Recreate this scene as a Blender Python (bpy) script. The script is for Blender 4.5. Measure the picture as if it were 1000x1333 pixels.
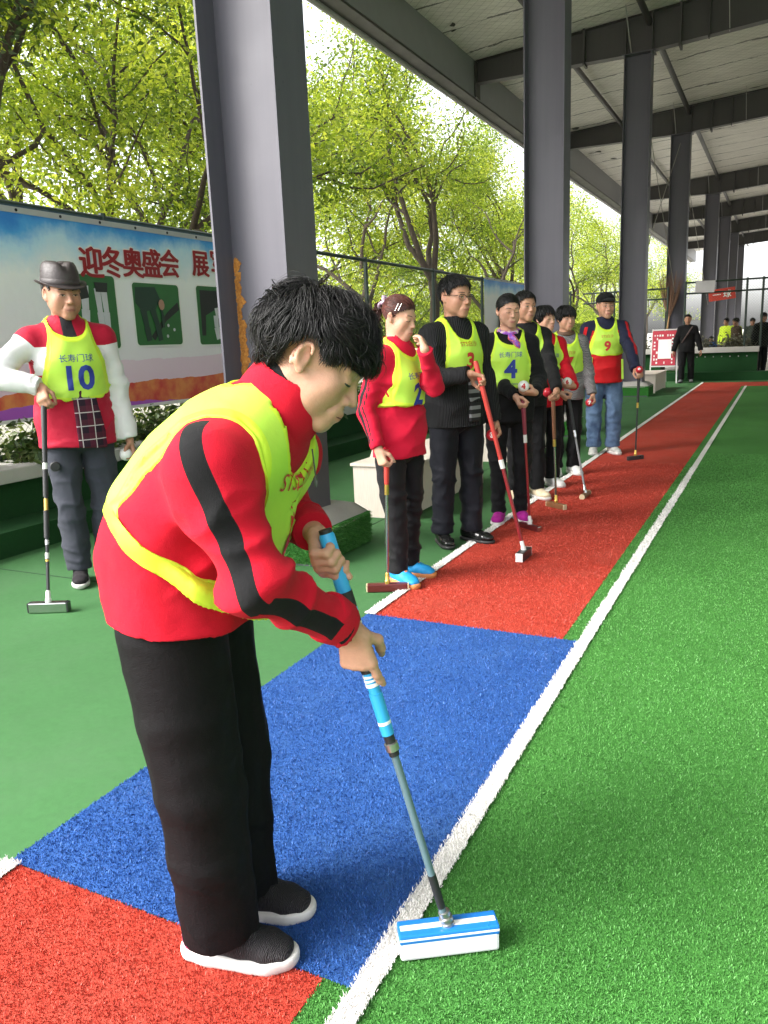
import bpy, bmesh, math, random
import numpy as np
from mathutils import Vector, Matrix, noise as mnoise
from mathutils.bvhtree import BVHTree
sc = bpy.context.scene
for o in list(bpy.data.objects): bpy.data.objects.remove(o)
rad = math.radians
# ---------------------------------------------------------------- camera
CX, CY, F, CH = 500.0, 666.5, 1020.0, 1.30        # photo pixels, camera height in metres
CR = np.array([[0.89490418, 0.05819081, -0.44244813], [0.44440837, -0.2063935, 0.87172411], [-0.04059208, -0.9767372, -0.21056289]])
cam = bpy.data.cameras.new('camera'); camo = bpy.data.objects.new('camera', cam); sc.collection.objects.link(camo)
cam.sensor_fit = 'VERTICAL'; cam.sensor_height = 24.0; cam.lens = F / 1333.0 * 24.0
cam.clip_start = .05; cam.clip_end = 1500
_m = Matrix(((CR[0][0], -CR[0][1], -CR[0][2]), (CR[1][0], -CR[1][1], -CR[1][2]), (CR[2][0], -CR[2][1], -CR[2][2]))).to_4x4()
_m.translation = (0, 0, CH); camo.matrix_world = _m
sc.camera = camo
def ray(px, py): return CR @ np.array([px - CX, py - CY, F])
def G(px, py, z=0.0):
    w = ray(px, py); return np.array([0, 0, CH]) + w * ((z - CH) / w[2])
def atY(px, py, Y):
    w = ray(px, py); return np.array([0, 0, CH]) + w * (Y / w[1])
def atX(px, py, X):
    w = ray(px, py); return np.array([0, 0, CH]) + w * (X / w[0])
# ---------------------------------------------------------------- sky, sun, exposure
SUN_EL, SUN_AZ = 40.0, -132.0         # azimuth measured from +Y (into the picture) towards +X
world = bpy.data.worlds.new('World'); sc.world = world; world.use_nodes = True
nt = world.node_tree; nt.nodes.clear()
out = nt.nodes.new('ShaderNodeOutputWorld'); bg = nt.nodes.new('ShaderNodeBackground'); sky = nt.nodes.new('ShaderNodeTexSky')
sky.sky_type = 'NISHITA'; sky.sun_disc = False; sky.sun_elevation = rad(SUN_EL); sky.sun_rotation = rad(SUN_AZ)
sky.dust_density = 4.0; sky.air_density = 1.0; sky.ozone_density = 1.0
hs = nt.nodes.new('ShaderNodeHueSaturation'); hs.inputs['Saturation'].default_value = .22
nt.links.new(sky.outputs[0], hs.inputs['Color']); nt.links.new(hs.outputs[0], bg.inputs[0]); nt.links.new(bg.outputs[0], out.inputs[0])
bg.inputs[1].default_value = .15
sun = bpy.data.lights.new('sun', 'SUN'); sun.energy = 1.3; sun.angle = rad(32); sun.color = (1, .965, .9)
suno = bpy.data.objects.new('sun', sun); sc.collection.objects.link(suno)
_d = Vector((math.sin(rad(SUN_AZ)) * math.cos(rad(SUN_EL)), math.cos(rad(SUN_AZ)) * math.cos(rad(SUN_EL)), math.sin(rad(SUN_EL))))
suno.rotation_euler = _d.to_track_quat('Z', 'Y').to_euler()
vs = sc.view_settings; vs.view_transform = 'Standard'; vs.look = 'None'; vs.gamma = 1; vs.exposure = 2.22; vs.use_curve_mapping = False
sc.cycles.use_denoising = True; sc.cycles.max_bounces = 8; sc.cycles.diffuse_bounces = 5; sc.cycles.transmission_bounces = 4
sc.cycles.sample_clamp_indirect = 6
# ---------------------------------------------------------------- materials
MATS = {}
def srgb(h):
    h = h.lstrip('#'); c = [int(h[i:i + 2], 16) / 255 for i in (0, 2, 4)]
    return tuple((x / 12.92 if x <= .04045 else ((x + .055) / 1.055) ** 2.4) for x in c)
class NT:
    def __init__(s, name):
        s.m = bpy.data.materials.new(name); s.m.use_nodes = True; s.t = s.m.node_tree; s.t.nodes.clear()
        s.out = s.t.nodes.new('ShaderNodeOutputMaterial')
    def n(s, ty, **kw):
        nd = s.t.nodes.new('ShaderNode' + ty)
        for k, v in kw.items():
            if k.startswith('_'): setattr(nd, k[1:], v)
        for k, v in kw.items():
            if not k.startswith('_'):
                key = int(k[1:]) if k[0] == 'i' and k[1:].isdigit() else k.replace('_', ' ')
                s.set(nd.inputs[key], v)
        return nd
    def set(s, inp, v):
        if isinstance(v, bpy.types.NodeSocket): s.t.links.new(v, inp)
        elif isinstance(v, bpy.types.Node): s.t.links.new(v.outputs[0], inp)
        else:
            if isinstance(v, (tuple, list)) and len(v) == 3 and inp.type == 'RGBA': v = (*v, 1)
            inp.default_value = v
    def math(s, op, a, b=0.0, c=None, clamp=False):
        nd = s.t.nodes.new('ShaderNodeMath'); nd.operation = op; nd.use_clamp = clamp
        s.set(nd.inputs[0], a); s.set(nd.inputs[1], b)
        if c is not None: s.set(nd.inputs[2], c)
        return nd.outputs[0]
    def mix(s, fac, a, b, blend='MIX'):
        nd = s.t.nodes.new('ShaderNodeMix'); nd.data_type = 'RGBA'; nd.blend_type = blend
        s.set(nd.inputs[0], fac); s.set(nd.inputs[6], a); s.set(nd.inputs[7], b); return nd.outputs[2]
    def ramp(s, fac, stops):
        nd = s.t.nodes.new('ShaderNodeValToRGB'); s.set(nd.inputs[0], fac); e = nd.color_ramp.elements
        while len(e) < len(stops): e.new(.5)
        for k, (p, c) in zip(e, stops):
            k.position = p; k.color = (*c, 1) if not isinstance(c, float) else (c, c, c, 1)
        return nd.outputs[0]
    def attr(s, name, kind='Fac'): return s.n('Attribute', _attribute_name=name).outputs[kind]
    def co(s): return s.n('TexCoord').outputs['Object']
    def noise(s, scale, detail=3, rough=.6, vec=None, dist=0.0):
        nd = s.n('TexNoise', Scale=scale, Detail=detail, Roughness=rough, Distortion=dist); s.set(nd.inputs['Vector'], vec if vec is not None else s.co()); return nd.outputs[0]
    def scl(s, v, vec=None):
        nd = s.n('Mapping'); s.set(nd.inputs['Vector'], vec if vec is not None else s.co()); nd.inputs['Scale'].default_value = v; return nd.outputs[0]
    def bsdf(s, col, rough=.6, bump=None, bdist=.002, bstr=1.0, metal=0.0, spec=.5, **kw):
        b = s.n('BsdfPrincipled'); s.set(b.inputs['Base Color'], col); s.set(b.inputs['Roughness'], rough); s.set(b.inputs['Metallic'], metal); s.set(b.inputs['Specular IOR Level'], spec)
        for k, v in kw.items(): s.set(b.inputs[k.replace('_', ' ')], v)
        if bump is not None:
            bn = s.n('Bump', Strength=bstr, Distance=bdist); s.set(bn.inputs['Height'], bump); s.set(b.inputs['Normal'], bn)
        s.t.links.new(b.outputs[0], s.out.inputs[0]); return b
def mat(name, col, rough=.6, var=.12, scale=6.0, bump=.0, bscale=120.0, metal=0.0, spec=.5, **kw):
    """plain surface: base colour with a little uneven tone, wear in the gloss, fine relief"""
    if name in MATS: return MATS[name]
    s = NT(name); nz = s.noise(scale, 4)
    f = s.math('MULTIPLY_ADD', nz, var * 2, 1 - var)
    c = s.mix(1.0, col, s.n('CombineColor', i0=f, i1=f, i2=f), 'MULTIPLY')
    r = s.math('MULTIPLY_ADD', nz, .25, rough - .12, clamp=True)
    s.bsdf(c, r, s.noise(bscale, 3) if bump else None, bump, 1.0, metal, spec, **kw)
    MATS[name] = s.m; return s.m
# ---------------------------------------------------------------- mesh helpers
COL = sc.collection
ORG = {}
def empty(name, loc=(0, 0, 0)):
    o = bpy.data.objects.new(name, None); COL.objects.link(o); o.location = loc; o.empty_display_size = .1; ORG[o] = np.array(loc, float); return o
def tag(o, label=None, cat=None, group=None, kind=None):
    if label: o['label'] = label
    if cat: o['category'] = cat
    if group: o['group'] = group
    if kind: o['kind'] = kind
    return o
def thing(name, label, cat, loc=(0, 0, 0), group=None): return tag(empty(name, loc), label, cat, group)
def mk(name, V, Fc, m, parent=None, smooth=False, attrs=None, org=None):
    """one mesh object from world coordinates; children share the origin of their thing"""
    V = np.asarray(V, np.float64).reshape(-1, 3)
    g = ORG[parent] if parent is not None else np.array(org if org is not None else (0, 0, 0), float)
    me = bpy.data.meshes.new(name)
    if isinstance(Fc, np.ndarray) and Fc.ndim == 2:
        n, k = Fc.shape
        me.vertices.add(len(V)); me.vertices.foreach_set('co', (V - g).astype(np.float32).ravel())
        me.loops.add(n * k); me.loops.foreach_set('vertex_index', Fc.astype(np.int32).ravel())
        me.polygons.add(n); me.polygons.foreach_set('loop_start', np.arange(0, n * k, k, dtype=np.int32)); me.polygons.foreach_set('loop_total', np.full(n, k, np.int32))
        me.update(calc_edges=True)
    else:
        me.from_pydata([tuple(v) for v in (V - g)], [], [tuple(int(i) for i in f) for f in Fc]); me.update()
    if smooth: me.polygons.foreach_set('use_smooth', np.ones(len(me.polygons), bool))
    for k, a in (attrs or {}).items():
        a = np.asarray(a, np.float32)
        if a.ndim == 1: me.attributes.new(k, 'FLOAT', 'POINT').data.foreach_set('value', a)
        else: me.attributes.new(k, 'FLOAT_VECTOR', 'POINT').data.foreach_set('vector', a.ravel())
    for mm in (m if isinstance(m, (list, tuple)) else [m]): me.materials.append(mm)
    o = bpy.data.objects.new(name, me); COL.objects.link(o); ORG[o] = g
    if parent is not None: o.parent = parent
    else: o.location = g
    return o
def dup(root, delta=(0, 0, 0), label=None, rotz=0.0, scale=None):
    def cp(o, par):
        c = o.copy(); COL.objects.link(c); c.parent = par
        for ch in o.children: cp(ch, c)
        return c
    r = cp(root, None); r.location = Vector(root.location) + Vector(delta); r.rotation_euler.z += rotz
    if scale: r.scale = (scale,) * 3
    ORG[r] = np.array(r.location)
    if label: r['label'] = label
    return r
def nrm(v):
    v = np.asarray(v, float); return v / (np.linalg.norm(v) + 1e-12)
class MB:
    def __init__(s): s.v = []; s.f = []; s.mi = []
    def add(s, V, Fs):
        b = len(s.v); s.v.extend([tuple(map(float, p)) for p in V]); s.f.extend([tuple(b + i for i in f) for f in Fs]); return s
    def box(s, lo, hi):
        x0, y0, z0 = lo; x1, y1, z1 = hi
        return s.add([(x0, y0, z0), (x1, y0, z0), (x1, y1, z0), (x0, y1, z0), (x0, y0, z1), (x1, y0, z1), (x1, y1, z1), (x0, y1, z1)],
                     [(0, 3, 2, 1), (4, 5, 6, 7), (0, 1, 5, 4), (1, 2, 6, 5), (2, 3, 7, 6), (3, 0, 4, 7)])
    def obox(s, c, ax, ay, az, bev=0.0):
        """box from its centre and three half-axis vectors, edges chamfered by bev metres"""
        c, ax, ay, az = map(lambda q: np.asarray(q, float), (c, ax, ay, az))
        if not bev:
            P = [c + i * ax + j * ay + k * az for k in (-1, 1) for j, i in ((-1, -1), (-1, 1), (1, 1), (1, -1))]
            return s.add(P, [(0, 3, 2, 1), (4, 5, 6, 7), (0, 1, 5, 4), (1, 2, 6, 5), (2, 3, 7, 6), (3, 0, 4, 7)])
        bm = bmesh.new(); bmesh.ops.create_cube(bm, size=2)
        L = [np.linalg.norm(q) for q in (ax, ay, az)]; U = [q / l for q, l in zip((ax, ay, az), L)]
        for v in bm.verts: v.co = Vector((v.co[0] * L[0], v.co[1] * L[1], v.co[2] * L[2]))
        bmesh.ops.bevel(bm, geom=bm.edges[:], offset=bev, segments=2, profile=.6, affect='EDGES')
        bm.verts.index_update()
        V = [c + v.co[0] * U[0] + v.co[1] * U[1] + v.co[2] * U[2] for v in bm.verts]
        s.add(V, [[v.index for v in f.verts] for f in bm.faces]); bm.free(); return s
    def bar(s, a, b, w, h, up=(0, 0, 1), bev=0.0):
        a, b = np.asarray(a, float), np.asarray(b, float); d = nrm(b - a); r = nrm(np.cross(d, up)); u = np.cross(r, d)
        return s.obox((a + b) / 2, d * np.linalg.norm(b - a) / 2, r * w / 2, u * h / 2, bev)
    def tube(s, pts, rr, n=8, cap=True):
        pts = np.asarray(pts, float); rr = np.broadcast_to(np.asarray(rr, float), (len(pts),)); d = np.gradient(pts, axis=0)
        u = nrm(np.cross(d[0], (0.31, .17, .93))); V = []
        for p, t, r in zip(pts, d, rr):
            t = nrm(t); u = nrm(u - t * (u @ t)); w = np.cross(t, u)
            V += [p + r * (math.cos(a) * u + math.sin(a) * w) for a in np.arange(n) * 2 * math.pi / n]
        m = len(pts); Fs = [(i * n + j, i * n + (j + 1) % n, (i + 1) * n + (j + 1) % n, (i + 1) * n + j) for i in range(m - 1) for j in range(n)]
        if cap: Fs += [tuple(range(n))[::-1], tuple(range((m - 1) * n, m * n))]
        return s.add(V, Fs)
    def prism(s, outline, o, u, v, w):
        """closed outline in the u,v plane, pushed along w"""
        o, u, v, w = (np.asarray(q, float) for q in (o, u, v, w)); n = len(outline)
        A = [o + a * u + b * v for a, b in outline]
        return s.add(A + [p + w for p in A], [tuple(range(n))[::-1], tuple(range(n, 2 * n))] + [(i, (i + 1) % n, n + (i + 1) % n, n + i) for i in range(n)])
    def lathe(s, prof, c, up=(0, 0, 1), n=20):
        up = nrm(up); u = nrm(np.cross(up, (.3, .9, .1))); w = np.cross(up, u); c = np.asarray(c, float); V = []
        for r, z in prof: V += [c + up * z + r * (math.cos(a) * u + math.sin(a) * w) for a in np.arange(n) * 2 * math.pi / n]
        m = len(prof)
        return s.add(V, [(i * n + j, i * n + (j + 1) % n, (i + 1) * n + (j + 1) % n, (i + 1) * n + j) for i in range(m - 1) for j in range(n)] + [tuple(range(n))[::-1], tuple(range((m - 1) * n, m * n))])
    def build(s, name, m, parent=None, smooth=False, **kw): return mk(name, s.v, s.f, m, parent, smooth, **kw)
def part(name, m, parent, fn, smooth=False):
    b = MB(); fn(b); return b.build(name, m, parent, smooth)
def autosmooth(o, deg=40):
    me = o.data; me.polygons.foreach_set('use_smooth', np.ones(len(me.polygons), bool))
    try: me.set_sharp_from_angle(angle=rad(deg))
    except Exception: pass
    return o
FONT = {}
def text_mesh(txt, size, bold=0.0, subdiv=.02):
    """verts (x right, y up, centred) and triangles of a line of lettering"""
    cu = bpy.data.curves.new('lettering', 'FONT'); cu.body = txt; cu.size = size; cu.align_x = 'CENTER'; cu.align_y = 'CENTER'; cu.offset = bold; cu.resolution_u = 3
    o = bpy.data.objects.new('lettering', cu); COL.objects.link(o); dg = bpy.context.evaluated_depsgraph_get(); me = bpy.data.meshes.new_from_object(o.evaluated_get(dg))
    bpy.data.objects.remove(o); bpy.data.curves.remove(cu)
    bm = bmesh.new(); bm.from_mesh(me); bmesh.ops.triangulate(bm, faces=bm.faces[:])
    for _ in range(3):
        e = [x for x in bm.edges if x.calc_length() > subdiv]
        if not e: break
        bmesh.ops.subdivide_edges(bm, edges=e, cuts=1); bmesh.ops.triangulate(bm, faces=bm.faces[:])
    bm.verts.index_update()
    V = np.array([v.co[:] for v in bm.verts]).reshape(-1, 3); T = [[v.index for v in f.verts] for f in bm.faces]; bm.free(); bpy.data.meshes.remove(me)
    if len(V): V[:, 1] -= (V[:, 1].max() + V[:, 1].min()) / 2
    return V[:, :2] if len(V) else np.zeros((0, 2)), T
def fatten(V, T, R, k=8):
    """heavier strokes: copies of a glyph shifted round a small circle, each a hair in front of the last"""
    n = len(V); offs = [(0, 0)] + [(R[0] * math.cos(a), R[1] * math.sin(a)) for a in np.arange(k) * 2 * math.pi / k]
    return np.concatenate([np.column_stack([V + np.array(o), np.full(n, .00025 * i)]) for i, o in enumerate(offs)]), [[j + n * i for j in t] for i in range(len(offs)) for t in T]
def letters(name, txt, size, o, u, v, m, parent, bold=(0, 0), fit=None, lift=0.0):
    V, T = text_mesh(txt, size, 0, 1.0); o, u, v = (np.asarray(q, float) for q in (o, u, v)); w = np.cross(u, v)
    if fit is not None:
        V[:, 0] *= fit[0] / (np.ptp(V[:, 0]) + 1e-9); V[:, 1] *= fit[1] / (np.ptp(V[:, 1]) + 1e-9)
    V, T = fatten(V, T, bold, 8 if max(bold) > 0 else 0); return mk(name, o + V[:, :1] * u + V[:, 1:2] * v + w * (lift + V[:, 2:]), T, m, parent)
rng = np.random.default_rng(11)
# ================================================================ THE SETTING: ground, court, steps
XL, XR, XRED = -1.73, -0.69, -0.785      # outer line, inner line, inner edge of the red strip
def turf_mat(name, a, b, scale=260, worn=None, dist=.006):
    s = NT(name); n1 = s.noise(scale, 2, .7); n2 = s.noise(1.3, 4, .65); n3 = s.noise(34, 3, .7)
    c = s.mix(s.math('MULTIPLY_ADD', n1, 1.5, -.25, clamp=True), a, b)
    k = s.math('MULTIPLY_ADD', n2, .5, .75); k = s.math('MULTIPLY', k, s.math('MULTIPLY_ADD', n3, .36, .82))
    c = s.mix(1.0, c, s.n('CombineColor', i0=k, i1=k, i2=k), 'MULTIPLY')
    if worn: c = s.mix(s.math('MULTIPLY_ADD', s.noise(2.1, 5, .7), 2.2, -1.05, clamp=True), c, worn)
    s.bsdf(c, .85, s.math('ADD', n1, s.math('MULTIPLY', n3, .5)), dist, 1.0, spec=.25); return s.m
T_GREEN = turf_mat('turf green', (.03, .13, .021), (.075, .26, .047))
T_CARPET = turf_mat('carpet green', (.033, .108, .034), (.054, .158, .054), 420, (.062, .14, .062), .0015)
T_RED = turf_mat('turf red', (.32, .025, .014), (.48, .055, .03), worn=(.40, .075, .05))
T_BLUE = turf_mat('turf blue', (.009, .048, .20), (.03, .108, .35), worn=(.05, .13, .33))
T_WHITE = turf_mat('turf white', (.62, .6, .58), (.85, .83, .8))
EARTH = mat('pale bounce paving', (.42, .40, .36), .9, .25, .4, .01, 9)  # ground outside made pale to bounce light up onto the roof lining
def sheet(name, rects, z, m, kind='structure', sub=None):
    b = MB()
    for x0, x1, y0, y1 in rects: b.add([(x0, y0, z), (x1, y0, z), (x1, y1, z), (x0, y1, z)], [(0, 1, 2, 3)])
    return tag(b.build(name, m), kind=kind)
sheet('ground', [(-700, 700, -400, 1000)], -.02, EARTH)
sheet('court_carpet', [(-4.6, 24, -8, 23.4)], 0, T_CARPET)
EY = 20.3
sheet('court_turf', [(XR + .02, 12, -7, 19.9), (XRED, XR - .02, -7, 19.9)], .004, T_GREEN)
sheet('red_strip', [(XL + .025, XRED, -7, 1.172), (XL + .025, XRED, 3.205, 21.4), (XRED, 12, 19.9, 21.4)], .006, T_RED)
sheet('blue_strip', [(XL - .01, XR - .025, 1.172, 3.205)], .009, T_BLUE)
sheet('white_line', [(XL - .028, XL + .026, -7, 1.172), (XL - .028, XL + .026, 3.205, 21.4), (XR - .024, XR + .024, -7, 19.9)], .012, T_WHITE)
part('carpet_seam', mat('seam dark', (.015, .05, .02), .9), None, lambda b: b.box((-4.5, 4.62, .001), (-2.6, 4.626, .003)).box((-4.55, 3.17, .001), (-2.2, 3.176, .003)).box((-2.62, 4.4, .001), (-2.613, 16, .003)))['kind'] = 'structure'
# ---- turf pile: real blades, thick near the camera, thinning with distance
def pile(name, rects, m, hgt, dens, label, ymax=7.0, z0=.004, width=.002):
    P = []
    for x0, x1, y0, y1 in rects:
        for ya in np.arange(max(y0, .75), min(y1, ymax), .25):
            yb = min(ya + .25, y1); ym = (ya + yb) / 2; dz = ym * .87 + .35
            n = int(dens * (x1 - x0) * (yb - ya) / max(1, dz / 1.6) ** 1.7)
            P.append(np.column_stack([rng.uniform(x0, x1, n), rng.uniform(ya, yb, n)]))
    P = np.concatenate(P); c = (P[:, 0] * .895 + P[:, 1] * .444) / (P[:, 1] * .872 - P[:, 0] * .442)   # keep what the lens can see
    P = P[(c > -.72) & (c < .85)]; n = len(P); d = P[:, 1] * .87 + .35
    a = rng.uniform(0, 2 * np.pi, n); w = (width * np.maximum(1, d / 2.2))[:, None]; h = hgt * rng.uniform(.55, 1.15, n); le = rng.uniform(.1, .9, n) * h; la = rng.uniform(0, 2 * np.pi, n)
    B = np.column_stack([P, np.full(n, z0)]); s = np.column_stack([np.cos(a), np.sin(a), 0 * a]) * w / 2
    L = np.column_stack([np.cos(la) * le, np.sin(la) * le, 0 * a]); mid = B + L * .35; mid[:, 2] += h * .62; tip = B + L; tip[:, 2] += h
    V = np.stack([B - s, B + s, mid + s * .9, mid - s * .9, tip], 1).reshape(-1, 3); k = np.arange(n)[:, None] * 5
    T = np.concatenate([k + [0, 1, 2], k + [0, 2, 3], k + [3, 2, 4]])
    o = mk(name, V, T, m, attrs={'rnd': np.repeat(rng.random(n), 5), 'hgt': np.tile([0, 0, .6, .6, 1], n)})
    return tag(o, label, 'turf', kind='stuff')
def blade_mat(name, a, b, c):
    s = NT(name); r = s.attr('rnd'); col = s.ramp(r, [(0, a), (.55, b), (1, c)]); k = s.math('MULTIPLY_ADD', s.noise(1.6, 4, .65), .4, .8)
    col = s.mix(1.0, col, s.n('CombineColor', i0=k, i1=k, i2=k), 'MULTIPLY')
    s.bsdf(col, .5, spec=.35); return s.m
B_GREEN = blade_mat('blade green', (.03, .125, .022), (.062, .225, .038), (.12, .32, .085))
B_RED = blade_mat('blade red', (.25, .018, .012), (.43, .042, .024), (.56, .10, .065))
B_BLUE = blade_mat('blade blue', (.005, .035, .17), (.015, .078, .30), (.055, .155, .45))
B_WHITE = blade_mat('blade white', (.6, .58, .55), (.78, .76, .74), (.9, .88, .86))
pile('green_turf_pile', [(XR + .025, 2.6, -7, 9), (XRED, XR - .025, -7, 1.18), (XRED, XR - .025, 3.2, 9)], B_GREEN, .0062, 66000, 'bright green artificial turf right of the inner white line', 9)
pile('red_turf_pile', [(XL + .025, XRED + .006, -7, 1.172), (XL + .025, XRED + .006, 3.205, 9)], B_RED, .0065, 44000, 'red artificial turf strip between the two white lines', 8, .006)
pile('blue_turf_pile', [(XL - .012, XR - .018, 1.166, 3.212)], B_BLUE, .0065, 42000, 'blue artificial turf block the woman stands on', 8, .009)
pile('white_turf_pile', [(XL - .030, XL + .030, -7, 1.176), (XL - .030, XL + .030, 3.2, 9), (XR - .029, XR + .029, -7, 9)], B_WHITE, .010, 70000, 'white turf fibres of the court lines', 8, .011)
# ---- step, planter wall, cap stones along the left side, and along the far end
CONC = mat('weathered concrete', (.36, .34, .32), .85, .3, 3.5, .004, 60)
CONC_L = mat('pale stone cap', (.46, .44, .42), .8, .22, 2.5, .003, 70)
WALLG = turf_mat('carpeted wall green', (.006, .04, .010), (.014, .068, .018), 420, None, .002)
SOIL = mat('planter soil', (.05, .04, .025), .95, .4, 8, .02, 40)
tag(part('carpet_step', WALLG, None, lambda b: b.box((-4.97, -6, 0), (-4.55, 23, .17))), 'long low green carpeted step below the planter wall on the left', 'step')
pw = thing('planter_wall', 'green carpeted planter wall with pale stone cap along the left fence', 'wall', (-5, 8, 0))
part('wall', WALLG, pw, lambda b: b.box((-5.0, -6, .0), (-4.92, 24.5, .43)).box((-5.85, -6, 0), (-5.77, 24.5, .43)))
part('soil', SOIL, pw, lambda b: b.box((-5.77, -6, 0), (-5.0, 24.5, .42)))
for i, y in enumerate(np.arange(-6, 24.4, 1.2)):
    o = part('cap_stone', CONC_L, pw, lambda b: b.obox((-5.03, y + .597, .482 + .002 * math.sin(i * 3)), (.16, 0, 0), (0, .596, 0), (0, 0, .05), .008))
ew = thing('end_planter_wall', 'green low wall with white stone cap closing the far end of the court', 'wall', (0, 22.8, 0))
part('wall', WALLG, ew, lambda b: b.box((-2.4, 22.6, 0), (-.55, 22.75, .7)).box((-4.5, 22.9, 0), (-2.95, 23.05, .7)))
part('step', WALLG, ew, lambda b: b.box((-4.5, 22.2, 0), (6, 22.59, .22)))
part('soil', SOIL, ew, lambda b: b.box((-2.4, 22.76, 0), (-.55, 23.6, .68)).box((-4.5, 23.06, 0), (-2.95, 23.8, .68)))
part('cap_stone', CONC_L, ew, lambda b: b.obox((-1.47, 22.65, .77), (.95, 0, 0), (0, .14, 0), (0, 0, .068), .01))
part('cap_stone', CONC_L, ew, lambda b: b.obox((-3.72, 22.95, .77), (.77, 0, 0), (0, .14, 0), (0, 0, .068), .01))
for x in np.arange(-2.2, -.6, .2): part('fixing_stud', CONC_L, ew, lambda b: b.lathe([(.016, 0), (.014, .012), (.0, .014)], (x, 22.6, .6), (0, -1, 0), 8))
# ================================================================ steel shed: columns, rafters, struts, roof
def steel_mat(name, col, rust=0.0):
    s = NT(name); n = s.noise(2.2, 5, .6); st = s.noise(1.0, 4, .7, s.scl((14, 14, .35)))
    k = s.math('MULTIPLY_ADD', st, .34, .8); c = s.mix(1.0, col, s.n('CombineColor', i0=k, i1=k, i2=k), 'MULTIPLY')
    chip = s.math('GREATER_THAN', s.noise(26, 3, .5), .755); c = s.mix(s.math('MULTIPLY', chip, .7), c, (.03, .025, .03))
    s.bsdf(c, s.math('MULTIPLY_ADD', n, .3, .32), s.noise(9, 3), .001, 1.0, spec=.5); return s.m
STEEL = steel_mat('grey painted steel', (.088, .083, .106))
STEEL_D = steel_mat('dark grey steel beam', (.05, .046, .046))
RUST = NT('orange rust'); RUST.bsdf(RUST.ramp(RUST.noise(60, 4, .7), [(.3, (.20, .065, .012)), (.55, (.42, .17, .03)), (.8, (.55, .28, .08))]), .95, RUST.noise(140, 3), .003); RUST = RUST.m
COLY = [4.10, 10.50, 17.25, 24.5, 35.5, 43.0, 50.5, 58.0]
X0, X1, FT, FW = -3.06, -2.55, .016, .17       # outer face, inner face, flange thickness, half flange width
def roofz(x): return 7.02 + (x + 6.1) * .066
def make_column(y, m):
    c = thing('steel_column', 'x', 'column', (-2.8, y, 0), 'steel columns along the left side of the shed')
    part('flange', m, c, lambda b: b.obox((X1 - FT / 2, y, 3.28), (FT / 2, 0, 0), (0, FW, 0), (0, 0, 3.26), .002))
    part('flange', m, c, lambda b: b.obox((X0 + FT / 2, y, 3.28), (FT / 2, 0, 0), (0, FW, 0), (0, 0, 3.26), .002))
    part('web', m, c, lambda b: b.box((X0 + FT, y - .006, .02), (X1 - FT, y + .006, 6.54)))
    part('base_plate', m, c, lambda b: b.obox((-2.8, y, .012), (.36, 0, 0), (0, .24, 0), (0, 0, .012), .002))
    part('cap_plate', m, c, lambda b: b.obox(((X0 + X1) / 2, y, 6.548), (.30, 0, 0), (0, .18, 0), (0, 0, .008), .002))
    return c
c1 = make_column(COLY[0], STEEL)
ORD = ['nearest grey steel column with an orange rust streak, behind the bending woman', 'second grey steel column, behind the women numbered 4 and 6', 'third grey steel column, just behind the man in the black cap',
       'fourth steel column, with the bamboo broom leaning on it', 'fifth steel column, beyond the far wire fence', 'sixth dark steel column, half hidden behind the fifth', 'seventh steel column, far beyond the wire fence', 'last dark steel column beside the bright opening']
c1['label'] = ORD[0]
for i, y in enumerate(COLY[1:]): dup(c1, (0, y - COLY[0], 0), ORD[i + 1])
def rustpatch(b):
    x = X0 + FT + .002; y = 4.092
    for i in range(46):
        z = .9 + .95 * (i / 46) ** 1.0; w = .018 + .028 * abs(math.sin(i * .9) * math.cos(i * .37)) + rng.uniform(0, .014); w *= 1.25 - .6 * (i / 46)
        k = 9; a0 = rng.uniform(0, 6); xo = x + w * .75 + rng.uniform(-.004, .006)
        b.prism([(w * .8 * rng.uniform(.7, 1.2) * math.cos(a0 + j * 2 * math.pi / k), .022 * rng.uniform(.6, 1.3) * math.sin(a0 + j * 2 * math.pi / k)) for j in range(k)], (max(xo, x + w * .8), y - .0008 * (i % 5), z), (1, 0, 0), (0, 0, 1), (0, .0015, 0))
part('rust_streak', RUST, c1, rustpatch)
GRASSW = turf_mat('plinth turf', (.012, .09, .012), (.035, .18, .025), 300)
def plinth(y, lab):
    p = thing('column_plinth', lab, 'plinth', (-2.8, y, 0), 'turf wrapped plinths at the column feet')
    part('turf_wrap', GRASSW, p, lambda b: b.obox((-2.81, y + .1, .105), (.40, 0, 0), (0, .34, 0), (0, 0, .105), .01))
    def dome(b):
        n = 10; V = []; Fs = []
        for i in range(n + 1):
            for j in range(n + 1):
                u, v = i / n * 2 - 1, j / n * 2 - 1; e = (1 - abs(u) ** 5) * (1 - abs(v) ** 5)
                V.append((-2.81 + u * .405, y + .1 + v * .345, .19 + .115 * e ** .45 + .006 * math.sin(u * 5 + v * 3)))
        for i in range(n):
            for j in range(n): Fs.append((i * (n + 1) + j, (i + 1) * (n + 1) + j, (i + 1) * (n + 1) + j + 1, i * (n + 1) + j + 1))
        b.add(V, Fs)
    o = part('concrete_cap', CONC, p, dome, True)
    return p
pl = plinth(COLY[0], 'rounded concrete plinth wrapped in green turf at the nearest column, behind the mallet grip')
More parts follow.
